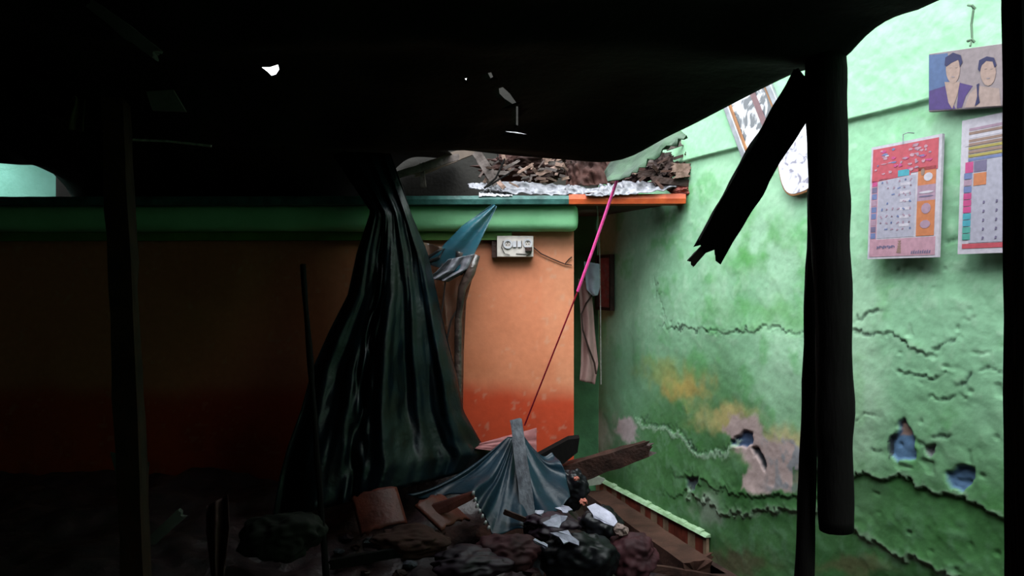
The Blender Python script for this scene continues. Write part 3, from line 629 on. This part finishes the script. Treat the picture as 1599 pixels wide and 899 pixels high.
b = MB(); b.tube([P(786, 376, 4.435), P(783, 386, 4.43), P(788, 396, 4.432), P(796, 398, 4.435)], .0022, 6); b.tube([P(806, 396, 4.436), P(822, 397, 4.436)], .002, 5)
b.build('wire', M_dark, sb)
b = MB(); b.tube([P(833, 386, 4.49), P(845, 396, 4.492), P(860, 403, 4.492), P(874, 409, 4.492), P(882, 412, 4.49), P(888, 405, 4.49), P(893, 401, 4.488)], .0035, 6)
b.tube([P(882, 412, 4.49), P(893, 414, 4.488)], .003, 6)
tag(b.build('wall_cable', M_brown), 'thin brown cable sagging from the switchboard to the wall corner', 'cable')

# ---------------------------------------------------------------- recess: hanging cloths, cord, rope
def cloth(name, keys, n, mcols, m, amp=.012, fr=3, thick=.002, parent=None, seed=0):
    pts = []
    for i in range(n + 1):
        t = i / n; a = interp(keys, t); row = []       # keys: (xl, y, xr, y2, depth)
        for j in range(mcols + 1):
            s_ = j / mcols
            row.append(P(lerp(a[0], a[2], s_), lerp(a[1], a[3], s_), a[4] + amp * math.sin(s_ * fr * 6.28 + seed + t * 1.5) + amp * .5 * noise.noise(Vector((s_ * 4, t * 5, seed)))))
        pts.append(row)
    return grid(name, pts, m, parent, thick=thick)
o = cloth('hanging_cloth', [(0, (903, 435, 922, 440, 4.95)), (.25, (906, 478, 926, 478, 4.95)), (.5, (908, 520, 929, 520, 4.95)), (.8, (907, 570, 934, 568, 4.95)), (1, (905, 594, 929, 600, 4.95))], 40, 20, M_pinkcloth, .018, 1.2)
tag(o, 'long dusty pink cloth hanging in the dark recess', 'cloth')
b = MB(); b.tube([P(928, 456, 4.93), P(915, 474, 4.92), P(908, 490, 4.92), P(910, 515, 4.91), P(918, 540, 4.91), P(928, 566, 4.91), P(931, 584, 4.91)], .006, 6); b.build('drawstring', M_brown, o)
o = cloth('draped_rag', [(0, (912, 408, 937, 412, 4.9)), (.4, (914, 432, 938, 436, 4.9)), (.8, (916, 452, 936, 452, 4.9)), (1, (926, 462, 933, 461, 4.9))], 20, 14, M_bluecloth, .012, 1.1)
tag(o, 'small pale blue rag hanging above the pink cloth', 'cloth')
b = MB(); b.tube([P(932, 318, 4.55), P(934, 345, 4.6), P(936, 380, 4.7), P(937, 420, 4.8), P(937.5, 470, 4.85), P(938, 540, 4.87), P(938.5, 600, 4.87)], .0032, 6)
tag(b.build('frayed_cord', M_cord), 'thin frayed grey cord hanging from the orange shelf edge', 'cord')
b = MB(); A = P(967, 271, 3.70); B = P(902, 455, 3.80); E = P(819, 664, 3.98); b.tube([A.lerp(B, k / 12) + Vector((0, 0, -.006 * math.sin(math.pi * k / 12))) for k in range(13)], .0075, 8)
rp = thing('tie_rope', tuple(E), 'taut pink rope slanting from the roof edge down to the grey post', 'rope'); b.build('pink_length', M_rope, rp)
b = MB(); b.tube([B.lerp(E, k / 12) for k in range(13)], .0042, 8); b.build('red_length', M_redrope, rp)['label'] = 'thinner red lower length'
b = MB(); b.tube([A + Vector((.0, 0, .0)), A + Vector((.02, -.01, .012)), A + Vector((.035, 0, -.004)), A + Vector((.008, .01, -.02)), A + Vector((-.006, .0, -.004))], .007, 8); b.build('knot', M_rope, rp)

# ---------------------------------------------------------------- the big hanging tarpaulin
keys = [(0, (515, 235, 610, 240, 4.15)), (.10, (548, 285, 628, 292, 4.1)), (.17, (578, 330, 642, 336, 4.04)), (.28, (556, 395, 667, 396, 4.02)), (.40, (542, 460, 682, 462, 3.98)), (.52, (512, 520, 696, 522, 3.92)),
        (.64, (486, 580, 712, 582, 3.86)), (.76, (470, 640, 724, 642, 3.8)), (.88, (448, 700, 752, 692, 3.74)), (.94, (436, 745, 770, 706, 3.71)), (1, (424, 815, 762, 728, 3.66))]
pts = []; N = 90; MM = 110
for i in range(N + 1):
    t = i / N; a = interp(keys, t); row = []
    for j in range(MM + 1):
        s_ = j / MM; op = min(1, .25 + t * 1.1)
        f1 = math.sin(s_ * 6.28 * 5.5 + 1.2 * math.sin(t * 3) + 2 * noise.noise(Vector((s_ * 3, t * 2, 0)))); f2 = noise.noise(Vector((s_ * 16, t * 2.2, 3)))
        f3 = noise.noise(Vector((s_ * 22 + t * 6, t * 14, 8)))
        f2 = noise.noise(Vector((s_ * 7, t * 1.6, 3))); f4 = noise.noise(Vector((s_ * 26, t * 1.5, 13)))
        dd = a[4] + .38 * t * t * s_ * s_ + op * (.006 * f1 + .11 * f2 + .008 * f4 + .007 * f3 + .10 * math.exp(-((s_ - .36) / .05) ** 2) * noise.noise(Vector((s_ * 20, t * 9, 20)))) + .25 * op * abs(s_ - .45) ** 1.5
        row.append(P(lerp(a[0], a[2], s_) + 5 * f2 * (1 if 0 < j < MM else .4), lerp(a[1], a[3], s_), dd))
    pts.append(row)
tag(grid('hanging_tarpaulin', pts, M_tarp, thick=.003, sub=0), 'dark blue tarpaulin hanging in long folds from the loft to the rubble', 'tarpaulin')
# translucent blue wedge of plastic over the mint band
pts = []
for i in range(21):
    t = i / 20; a = interp([(0, (770, 318, 776, 322)), (.45, (722, 352, 757, 362)), (.75, (690, 385, 740, 398)), (1, (656, 408, 722, 430))], t); row = []
    for j in range(13):
        s_ = j / 12; row.append(P(lerp(a[0], a[2], s_), lerp(a[1], a[3], s_), 4.26 - .05 * t + .012 * math.sin(s_ * 9 + t * 3)))
    pts.append(row)
tag(grid('plastic_strip', pts, M_strip, thick=.001), 'pulled wedge of see-through blue plastic crossing the mint band', 'plastic')
# torn brownish plastic hanging under it
tp = thing('torn_plastic', tuple(P(715, 680, 4.2)), 'torn brown see-through plastic hanging against the orange wall', 'plastic')
o = cloth('film', [(0, (640, 372, 742, 400, 4.24)), (.2, (655, 410, 738, 432, 4.24)), (.4, (668, 450, 728, 470, 4.25)), (.7, (688, 540, 724, 552, 4.25)), (1, (704, 636, 723, 650, 4.2))], 60, 40, M_film, .03, 3.2, parent=tp, seed=2, thick=.001)
b = MB(); b.tube([P(745, 398, 4.2), P(734, 425, 4.2), P(722, 450, 4.2), P(716, 500, 4.2), P(716, 560, 4.18), P(715, 620, 4.16), P(714, 668, 4.14)], [.018, .03, .024, .022, .024, .024, .02], 10)
o = b.build('rolled_edge', material('wet_brown_plastic', (0.085, 0.055, 0.045), .3, (.03, .02, .018), 20, .8, 30, spec=.7), tp, smooth=True); o['label'] = 'dark twisted edge of the plastic'
o = cloth('silver_patch', [(0, (700, 405, 742, 396, 4.19)), (.5, (680, 425, 735, 420, 4.19)), (1, (668, 434, 700, 440, 4.19))], 24, 20, M_foil, .02, 2.3, parent=tp, seed=5); o['label'] = 'shiny grey torn patch'
b = MB(); b.tube([P(668, 402, 4.2), P(684, 392, 4.19), P(694, 388, 4.2), P(686, 402, 4.19), P(670, 408, 4.2)], .008, 6)
b.tube([P(696, 436, 4.2), P(692, 470, 4.2), P(688, 500, 4.2)], .004, 6); b.tube([P(722, 470, 4.2), P(704, 500, 4.2), P(696, 540, 4.2)], .005, 6); b.build('torn_string', M_dark, tp)

# ---------------------------------------------------------------- rubble
def heap(x, y):
    h = .20 + .12 * math.exp(-((x + .1) ** 2 / .5 + (y - 4.1) ** 2 / .2)) + .07 * noise.noise(Vector((x * 3, y * 3, 0))) + .035 * noise.noise(Vector((x * 9, y * 9, 4)))
    h += .30 * math.exp(-((x + .35) ** 2 / .35 + (y - 4.32) ** 2 / .05)); h *= float(sstep(.62, .10, np.array(x - .25 * (4.4 - y))));  h -= .10 * max(0, 3.9 - y)
    h += .16 * float(sstep(-.8, -1.6, np.array(x)))
    return max(-.01, h)
rows = [[Vector((min(x, .598 + .383 * (5.3 - y) - .04), y, heap(x, y))) for x in np.arange(-3.18, 1.15, .03)] for y in np.arange(2.5, 4.46, .03)]
o = grid('rubble_bed', rows, material('wet_rubble', (0.050, 0.026, 0.030), .45, (0.012, 0.008, 0.01), 16, 1.0, 22, spec=.5)); tag(o, 'low heap of wet dark rubble and earth across the floor', 'rubble', kind='stuff')

# fanned blue tarpaulin over the heap
ap = P(806, 682, 3.98); outer = [P(636, 772, 3.74), P(662, 780, 3.70), P(700, 770, 3.66), P(738, 772, 3.62), P(752, 800, 3.56), P(768, 832, 3.5), P(800, 826, 3.5), P(835, 815, 3.55), P(868, 800, 3.62), P(890, 778, 3.75), P(884, 740, 3.9), P(862, 706, 4.05)]
pts = []; nO = 132
def outp(s_):
    k = s_ * (len(outer) - 1); i = min(int(k), len(outer) - 2); return outer[i].lerp(outer[i + 1], k - i)
for i in range(41):
    t = i / 40; row = []
    for j in range(nO + 1):
        s_ = j / nO; q = ap + (Vector((.09 * (s_ - .5), 0, 0))); q = q.lerp(outp(s_), t)
        f = math.sin(s_ * 6.28 * 9 + 7 * noise.noise(Vector((s_ * 4, 7, 0))) + 2 * noise.noise(Vector((s_ * 5, 0, 0)))); q.z += t * (.009 * f + .05 * noise.noise(Vector((s_ * 9, t * 2, 1))))  - .045 * math.sin(math.pi * t); q.y -= t * .02 * f
        row.append(q)
    pts.append(row)
tag(grid('fallen_tarpaulin', pts, M_tarp2, thick=.003), 'blue tarpaulin fanned out in pleats below the grey post', 'tarpaulin')
o = plank('leaning_post', P(806, 658, 3.92), P(846, 962, 3.38), .062, .045, M_greywood, 21, (.01, .0), n=30, wob=.004); tag(o, 'weathered grey post leaning out of the rubble with the rope tied on', 'post')
# pink corrugated offcut behind the post
rows = []
for i in range(9):
    t = i / 8; rows.append([P(lerp(742, 838, s_ / 40), lerp(694, 668, s_ / 40) + t * lerp(6, 44, s_ / 40), 4.12 - .05 * t + .008 * math.sin(t * 30 + s_ * .1)) for s_ in range(41)])
tag(grid('corrugated_offcut', rows, material('faded_pink_sheet', (.42, .17, .17), .6, (.3, .1, .1), 20), thick=.004), 'faded pink ribbed sheet offcut behind the grey post', 'sheet')
o = plank('broken_joist', P(880, 742, 4.32), P(1008, 700, 4.20), .105, .075, M_brown, 31, (.02, .055), n=18, wob=.006, taper=(1.15, .75)); tag(o, 'broken brown joist poking right from the heap toward the green wall', 'timber')
b = MB(); b.slab([P(836, 714, 4.25), P(858, 702, 4.25), P(888, 686, 4.25), P(905, 684, 4.25), P(902, 706, 4.25), P(880, 724, 4.25), P(846, 726, 4.25)][::-1], Vector((0, 1, .2)), .05); tag(b.build('dark_board', M_silhouette), 'black board end lying against the foot of the orange wall', 'timber')
o = plank('floor_beam', Vector((P(928, 760, 5.0).x, 5.0, .062)), Vector((P(1085, 905, 3.78).x, 3.76, .062)), .15, .12, M_plank, 33, (.0, .03), face=(0, 0, 1), n=20, wob=.004); tag(o, 'long red-brown beam lying on the floor along the tiled skirting', 'timber')
b = MB(); b.slab([P(905, 748, 4.95), P(925, 742, 4.95), P(945, 748, 4.95), P(938, 756, 4.95), P(910, 760, 4.95)][::-1], Vector((0, 1, 0)), .03); tag(b.build('plaster_fragment', flat('chalky_plaster', (.45, .52, .42))), 'pale plaster fragment at the head of the long floor beam', 'fragment')

def tile(name, quad, th, m, label, cat='roof tile'):
    o = shard(name, quad, Vector((0, .35, .9)).normalized(), -th, m); bevel(o, .003); return tag(o, label, cat)
def curved_tile(c, L, wd, yaw, pitch, roll, label, m=M_clay, seed=0):
    R = Matrix.Rotation(yaw, 3, 'Z') @ Matrix.Rotation(pitch, 3, 'X') @ Matrix.Rotation(roll, 3, 'Y'); rows = []
    for i in range(13):
        t = i / 12; row = []
        for j in range(15):
            s_ = (j / 14 - .5) * math.pi * .30; rg = .01 * noise.noise(Vector((j * .7, seed, 0))) * (1 if i in (0, 12) else 0)
            row.append(Vector(c) + R @ Vector((math.sin(s_) * wd * 1.08, (t - .5) * L + rg * 2, math.cos(s_) * wd * 1.08 - wd * .98)))
        rows.append(row)
    o = grid('roof_tile', rows, m, thick=.012); return tag(o, label, 'roof tile')
curved_tile(P(592, 797, 3.62), .20, .22, .5, .75, -.25, 'terracotta roof tile lying at the left foot of the blue tarpaulin', seed=1)
curved_tile(P(692, 800, 3.5), .17, .26, 1.05, .55, .12, 'terracotta roof tile jutting from under the fanned tarpaulin', seed=2)
b = MB(); b.slab([P(664, 792, 3.45), P(738, 768, 3.45), P(742, 778, 3.44), P(700, 800, 3.42), P(668, 806, 3.42)][::-1], Vector((0, 1, .1)), .02); tag(bevel(b.build('tile_fragment', M_clay), .003), 'long red tile fragment on top of the jutting roof tile', 'fragment')
b = MB()
for k, (x, y) in enumerate([(738, 770), (741, 780), (744, 790), (748, 798), (752, 806), (757, 816), (762, 824)]):
    q = P(x, y, 3.44); b.tube([q + Vector((-.004, 0, -.008)), q + Vector((.003, 0, .0)), q + Vector((.006, 0, .010))], [.004, .008, .004], 6)
tag(b.build('torn_white_edging', M_white, smooth=True), 'torn white edging strip along the front of the fallen tarpaulin', 'trim')
# bags, cloths and scraps in the heap
for nm, px, py, d, r, m, sd, lab, cat in [
    ('cloth_bundle', 795, 862, 3.30, (.13, .09, .075), M_maroon, 1, 'maroon cloth bundle at the foot of the grey post', 'cloth'),
    ('plastic_bag', 905, 872, 3.30, (.16, .10, .115), M_black, 2, 'glossy black plastic bag bulging at the bottom of the heap', 'bag'),
    ('cloth_bundle', 985, 870, 3.40, (.12, .10, .10), M_maroon, 3, 'maroon cloth lump right of the black plastic bag', 'cloth'),
    ('cloth_bundle', 862, 822, 3.50, (.13, .09, .06), M_purple, 4, 'dark purple cloth with pale scraps behind the black bag', 'cloth'),
    ('plastic_bag', 940, 822, 3.60, (.10, .08, .10), M_black, 5, 'small black bag under the white foil sheet', 'bag'),
    ('cloth_bundle', 735, 880, 3.20, (.17, .10, .06), M_purple, 6, 'crumpled dark purple cloth left of the maroon bundle', 'cloth'),
    ('cloth_bundle', 640, 845, 3.30, (.16, .10, .06), M_redcloth, 7, 'dark red cloth heap in front of the two roof tiles', 'cloth'),
    ('cloth_bundle', 440, 838, 3.35, (.18, .10, .10), material('olive_cloth', (.012, .014, .009), .8), 8, 'dull olive cloth heap at the left foot of the big tarpaulin', 'cloth'),
    ('plastic_bag', 895, 762, 4.1, (.09, .07, .10), M_black, 9, 'black bag wedged below the broken brown joist', 'bag')]:
    o = blob(nm, P(px, py, d), r, m, sd, .30, 2.3, 5, crease=.13); tag(o, lab, cat)
for k, (px, py, d, s_, rt) in enumerate([(942, 806, 3.42, .062, .2), (868, 812, 3.30, .040, -.2), (881, 795, 3.45, .028, .5), (880, 836, 3.22, .045, .7), (848, 850, 3.16, .030, .9), (842, 800, 3.42, .018, 0)]):
    b = MB(); rr = random.Random(k + 60); n = 11; c = P(px, py, d); ps = []
    for j in range(n):
        a = 2 * math.pi * j / n; r = s_ * rr.uniform(.45, 1.3); ps.append(c + Vector((math.cos(a + rt) * r * 1.2, math.sin(a) * r * .55 + rr.uniform(-.006, .006), math.sin(a) * r * .62)))
    b.slab(ps[::-1], Vector((0, .5, -.8)).normalized(), .006); o = b.build('foil_scrap', M_foam)
    tag(o, ['largest torn white foil sheet, nearest the long floor beam', 'torn white foil sheet on the purple cloth, beside the grey post', 'small white foil flake above the black bag', 'ragged white foil strip on the left shoulder of the black bag', 'small ragged foil strip next to the grey post foot', 'tiny white foil flake touching the grey post'][k], 'foil', 'foil scraps on the heap')
for k, (px, py, d, s_, lab) in enumerate([(900, 747, 4.0, .012, 'small salmon chip just under the broken brown joist'), (911, 783, 3.9, .016, 'salmon chip above the white foil sheet'), (970, 828, 3.42, .028, 'pale pink stone by the maroon lump and the white foil')]):
    tag(blob('rubble_chip', P(px, py, d), (s_ * 1.2, s_, s_), material('salmon_chip', (.55, .18, .13) if k < 2 else (.42, .30, .27), .7), k + 90, .5, 3, 3, smooth=False), lab, 'rubble')
rr = random.Random(11)
for k in range(70):
    px = rr.uniform(520, 1090); py = rr.uniform(845, 896) if px < 960 else rr.uniform(865, 905); d = (1.5 - .22 if px < 900 else 1.5 - .03) / ((py - HY) / FP)
    if px > 960: d = min(d, 3.95)
    X = (px - CX) / FP * d; z = max(heap(X, d), 0) + .012; s_ = rr.uniform(.012, .032)
    o = blob('rubble_chip', (X, d, z), (s_ * 1.3, s_, s_ * .7), [M_clay, M_maroon, M_brown, M_purple, M_greywood, M_redcloth][k % 6], k + 200, .5, 3, 2, smooth=False)
    cn = ['terracotta', 'maroon', 'brown', 'purple', 'grey', 'dark red'][k % 6]
    tag(o, 'small %s chip scattered on the rubble %s' % (cn, 'left of the blue tarpaulin' if px < 700 else 'below the grey post' if px < 900 else 'by the floor beam'), 'rubble', 'small chips scattered over the rubble')
for k, (a, c, wd, m, lab) in enumerate([((1040, 905, 3.72), (1108, 868, 4.0), .03, M_plank, 'thin red-brown batten end leaning on the broken skirting'), ((1010, 885, 3.70), (1130, 905, 3.75), .035, M_brown, 'dark batten lying across the end of the floor beam'),
                                        ((520, 880, 3.1), (690, 850, 3.3), .04, M_silhouette, 'black batten lying across the front of the dark red cloth'), ((790, 800, 3.55), (884, 836, 3.45), .025, M_brown, 'thin brown stick lying behind the purple cloth')]):
    tag(plank('batten', P(*a), P(*c), wd, wd * .6, m, 70 + k, (.02, .03), n=10, wob=.003), lab, 'timber')

# ---------------------------------------------------------------- debris on the loft shelf
ZS = 1.966
def zpl(px, py, d): return P(px, py, d)
tag(blob('rubble_pile', P(1034, 262, 4.36), (.065, .05, .075), material('brown_rubble', (.06, .035, .03), .85, (.02, .012, .012), 14, .6), 47, .5, 5, 4, crease=.4, smooth=False), 'brown rubble lump heaped against the green wall at the shelf end', 'rubble')
# pale plastic sheet spread along the front of the shelf
def crumple(name, keys, n, mc, m, label, seed, amp=.018, cat='plastic'):
    pts = []
    for i in range(n + 1):
        t = i / n; a = interp(keys, t); row = []         # (px, ytop, ybottom, depth)
        for j in range(mc + 1):
            s_ = j / mc; r = noise.noise(Vector((t * 14, s_ * 4, seed))); r2 = noise.noise(Vector((t * 19, s_ * 6, seed + 4)))
            row.append(P(a[0] + r2 * 4, lerp(a[1], a[2], s_) + r * 3.5 + r2 * 2, a[3] + .10 * (1 - s_) + amp * r + amp * .6 * r2))
        pts.append(row)
    o = grid(name, pts, m, thick=.003); return tag(o, label, cat)
crumple('plastic_sheet', [(0, (782, 284, 300, 4.32)), (.2, (820, 284, 302, 4.32)), (.45, (860, 288, 304, 4.31)), (.8, (905, 290, 303, 4.3)), (1, (932, 296, 300, 4.3))], 70, 14, M_foil, 'crumpled grey-white plastic sheet over the teal part of the shelf', 1)
crumple('plastic_sheet', [(0, (915, 302, 306, 4.26)), (.15, (935, 290, 306, 4.26)), (.5, (975, 283, 304, 4.26)), (.8, (1020, 284, 300, 4.25)), (1, (1056, 287, 292, 4.25))], 70, 14, M_foil, 'crumpled white plastic sheet over the orange part of the shelf', 2)
crumple('plastic_sheet', [(0, (732, 286, 294, 4.34)), (.5, (765, 286, 296, 4.33)), (1, (790, 290, 300, 4.33))], 30, 8, M_foil, 'short pale plastic strip at the left end of the shelf heap', 3)
crumple('paper_scrap', [(0, (748, 298, 306, 4.30)), (.5, (765, 297, 306, 4.30)), (1, (800, 301, 306, 4.30))], 24, 6, M_white, 'small white paper scrap on the teal shelf edge', 4, .006, 'paper')
crumple('burlap_mass', [(0, (884, 245, 292, 4.42)), (.3, (905, 238, 290, 4.38)), (.7, (945, 240, 288, 4.36)), (1, (968, 262, 288, 4.36))], 30, 20, M_redcloth, 'dark red-brown cloth mass sagging under the roof edge', 5, .05, 'cloth')
tag(blob('cloth_bundle', P(820, 262, 4.75), (.26, .14, .085), M_redcloth, 41, .4, 4, 5, crease=.4), 'dark reddish bundle behind the splintered chips on the shelf', 'cloth')
tag(blob('rubble_pile', P(992, 270, 4.42), (.12, .06, .06), material('dark_rubble', (.09, .05, .045), .8, (.04, .02, .02), 12, .6), 42, .5, 5, 5, crease=.4, smooth=False), 'low dark rubble pile on the orange part of the shelf', 'rubble')
def debris(px0, py0, px1, py1, d, wd, m, seed, lab, cat='timber', th=.02, jag=.02, dd=0.0, name='splintered_board'):
    return tag(plank(name, P(px0, py0, d), P(px1, py1, d + dd), wd, th, m, seed, (jag, jag), n=8, wob=.004), lab, cat)
M_grp = material('grey_splintered_wood', (.15, .12, .11), .75, (.06, .045, .04), 20, .5)
debris(745, 240, 775, 285, 4.36, .055, M_grp, 101, 'short grey board stump standing at the left end of the shelf heap')
debris(615, 275, 712, 246, 4.40, .040, M_grp, 102, 'long greyish lath rising to the right on the dim left shelf', jag=.03)
debris(650, 268, 742, 232, 4.55, .060, material('dim_brown_wood', (.20, .15, .12), .8), 103, 'brown board arching behind the long greyish lath', jag=.03)
debris(659, 258, 661, 290, 4.45, .028, M_grp, 104, 'short upright peg under the long greyish lath')
debris(780, 228, 787, 246, 4.36, .020, M_pale, 105, 'pale orange splinter standing up in the shelf heap', th=.012)
debris(852, 250, 864, 240, 4.34, .034, M_pale, 106, 'pale square offcut on top of the shelf heap', th=.012, jag=.01)
debris(812, 268, 830, 258, 4.33, .018, M_pale, 107, 'pale pinkish stick angled up mid-heap on the shelf', th=.012)
debris(842, 272, 878, 258, 4.35, .022, M_pale, 108, 'ragged pale lath right of the pinkish stick', th=.014)
debris(790, 262, 808, 252, 4.36, .014, M_grp, 109, 'thin grey lath beside the forked black twig', th=.012)
debris(1042, 228, 1060, 222, 4.30, .045, M_grp, 110, 'topmost grey board end against the green wall', th=.02)
debris(1008, 255, 1046, 244, 4.36, .045, M_grp, 111, 'rounded grey slat below the topmost board end', th=.02)
debris(1000, 272, 1066, 266, 4.34, .035, M_brown, 112, 'dark brown slat lying across the right end of the heap', th=.02)
debris(1020, 280, 1074, 286, 4.30, .035, M_brown, 113, 'lowest dark slat pointing at the crumbled masonry', th=.02)
debris(1052, 262, 1074, 262, 4.28, .050, M_pale, 114, 'pale splintered block touching the green wall', th=.03)
debris(1056, 274, 1072, 272, 4.27, .03, M_pale, 115, 'small pale splinter under the pale block', th=.02)
debris(984, 258, 992, 268, 4.24, .026, M_pale, 116, 'pale triangular chip beside the pink rope knot', th=.012)
debris(770, 212, 835, 228, 4.50, .09, material('dim_box_wood', (.05, .045, .04), .7), 117, 'dark board with a bright rim behind the orange splinter', th=.03)
debris(790, 204, 822, 208, 4.44, .010, M_white, 118, 'thin white strip along the top of the dark board', th=.006, name='white_strip')
b = MB(); b.tube([P(788, 248, 4.30), P(782, 262, 4.29), P(774, 278, 4.28), P(756, 294, 4.27)], .006, 6); b.tube([P(760, 292, 4.27), P(776, 282, 4.27), P(796, 270, 4.28)], .005, 6); b.tube([P(784, 258, 4.29), P(778, 248, 4.29), P(776, 236, 4.3)], .003, 6)
tag(b.build('forked_twig', M_silhouette), 'forked black twig sticking up at the left of the shelf heap', 'twig')
rr = random.Random(8)
for k in range(80):
    right = k % 5 > 2; px = rr.uniform(990, 1072) if right else rr.uniform(748, 884)
    top = lerp(262, 236, (px - 990) / 82) if right else 252 + 10 * math.sin(px * .07)
    py = rr.uniform(top, 286); d = rr.uniform(4.33, 4.5) if not right else rr.uniform(4.28, 4.36); L = rr.uniform(5, 20); an = rr.uniform(-1.3, 1.4)
    o = plank('wood_chip', P(px, py, d), P(px + L * math.cos(an), py - L * math.sin(an) * .6, d + rr.uniform(-.03, .03)), rr.uniform(.008, .022), .01, [M_pale, M_grp, M_brown, M_plank, M_brown][k % 5], 300 + k, (.01, .012), n=4, wob=.003)
    cn = ['pale', 'greyish', 'dark brown', 'red-brown', 'dark brown'][k % 5]
    tag(o, 'small %s splintered chip heaped on the %s of the shelf' % (cn, 'orange part' if right else 'teal part'), 'wood chip', 'splintered chips heaped on the shelf')

# ---------------------------------------------------------------- dim left side
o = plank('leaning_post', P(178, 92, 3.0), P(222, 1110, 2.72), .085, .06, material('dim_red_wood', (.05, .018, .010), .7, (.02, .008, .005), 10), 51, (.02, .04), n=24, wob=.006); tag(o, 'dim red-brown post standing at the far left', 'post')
o = plank('thin_pole', P(473, 415, 3.7), P(514, 960, 3.3), .026, .025, M_silhouette, 52, (.01, 0), n=24, wob=.004, rnd=True); tag(o, 'thin dark pole leaning left of the big tarpaulin', 'pole')
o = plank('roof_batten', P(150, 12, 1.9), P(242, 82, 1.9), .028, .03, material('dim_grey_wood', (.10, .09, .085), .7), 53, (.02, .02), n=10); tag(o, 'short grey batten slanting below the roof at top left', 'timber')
o = cloth('hanging_sheet', [(0, (112, 15, 134, 20, 3.0)), (.5, (112, 90, 138, 95, 3.0)), (.8, (108, 160, 132, 170, 3.0)), (1, (95, 200, 130, 205, 3.0))], 20, 10, material('olive_strip', (.12, .11, .05), .8), .02, 1.5); tag(o, 'narrow olive strip of cloth hanging at the top left', 'cloth')
tag(blob('sagging_sack', P(50, 90, 3.0), (.15, .1, .18), M_silhouette, 54, .4, 3, 4), 'black sagging sack under the roof at the far left', 'sack')
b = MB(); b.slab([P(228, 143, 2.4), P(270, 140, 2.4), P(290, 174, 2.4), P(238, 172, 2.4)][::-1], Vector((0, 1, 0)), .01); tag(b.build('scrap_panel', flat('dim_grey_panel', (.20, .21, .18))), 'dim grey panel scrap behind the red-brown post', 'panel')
b = MB(); b.tube([P(205, 218, 3.0), P(260, 220, 3.0), P(330, 228, 3.0)], .005, 6); tag(b.build('roof_wire', M_cord), 'thin grey wire strung above the dim left shelf', 'wire')
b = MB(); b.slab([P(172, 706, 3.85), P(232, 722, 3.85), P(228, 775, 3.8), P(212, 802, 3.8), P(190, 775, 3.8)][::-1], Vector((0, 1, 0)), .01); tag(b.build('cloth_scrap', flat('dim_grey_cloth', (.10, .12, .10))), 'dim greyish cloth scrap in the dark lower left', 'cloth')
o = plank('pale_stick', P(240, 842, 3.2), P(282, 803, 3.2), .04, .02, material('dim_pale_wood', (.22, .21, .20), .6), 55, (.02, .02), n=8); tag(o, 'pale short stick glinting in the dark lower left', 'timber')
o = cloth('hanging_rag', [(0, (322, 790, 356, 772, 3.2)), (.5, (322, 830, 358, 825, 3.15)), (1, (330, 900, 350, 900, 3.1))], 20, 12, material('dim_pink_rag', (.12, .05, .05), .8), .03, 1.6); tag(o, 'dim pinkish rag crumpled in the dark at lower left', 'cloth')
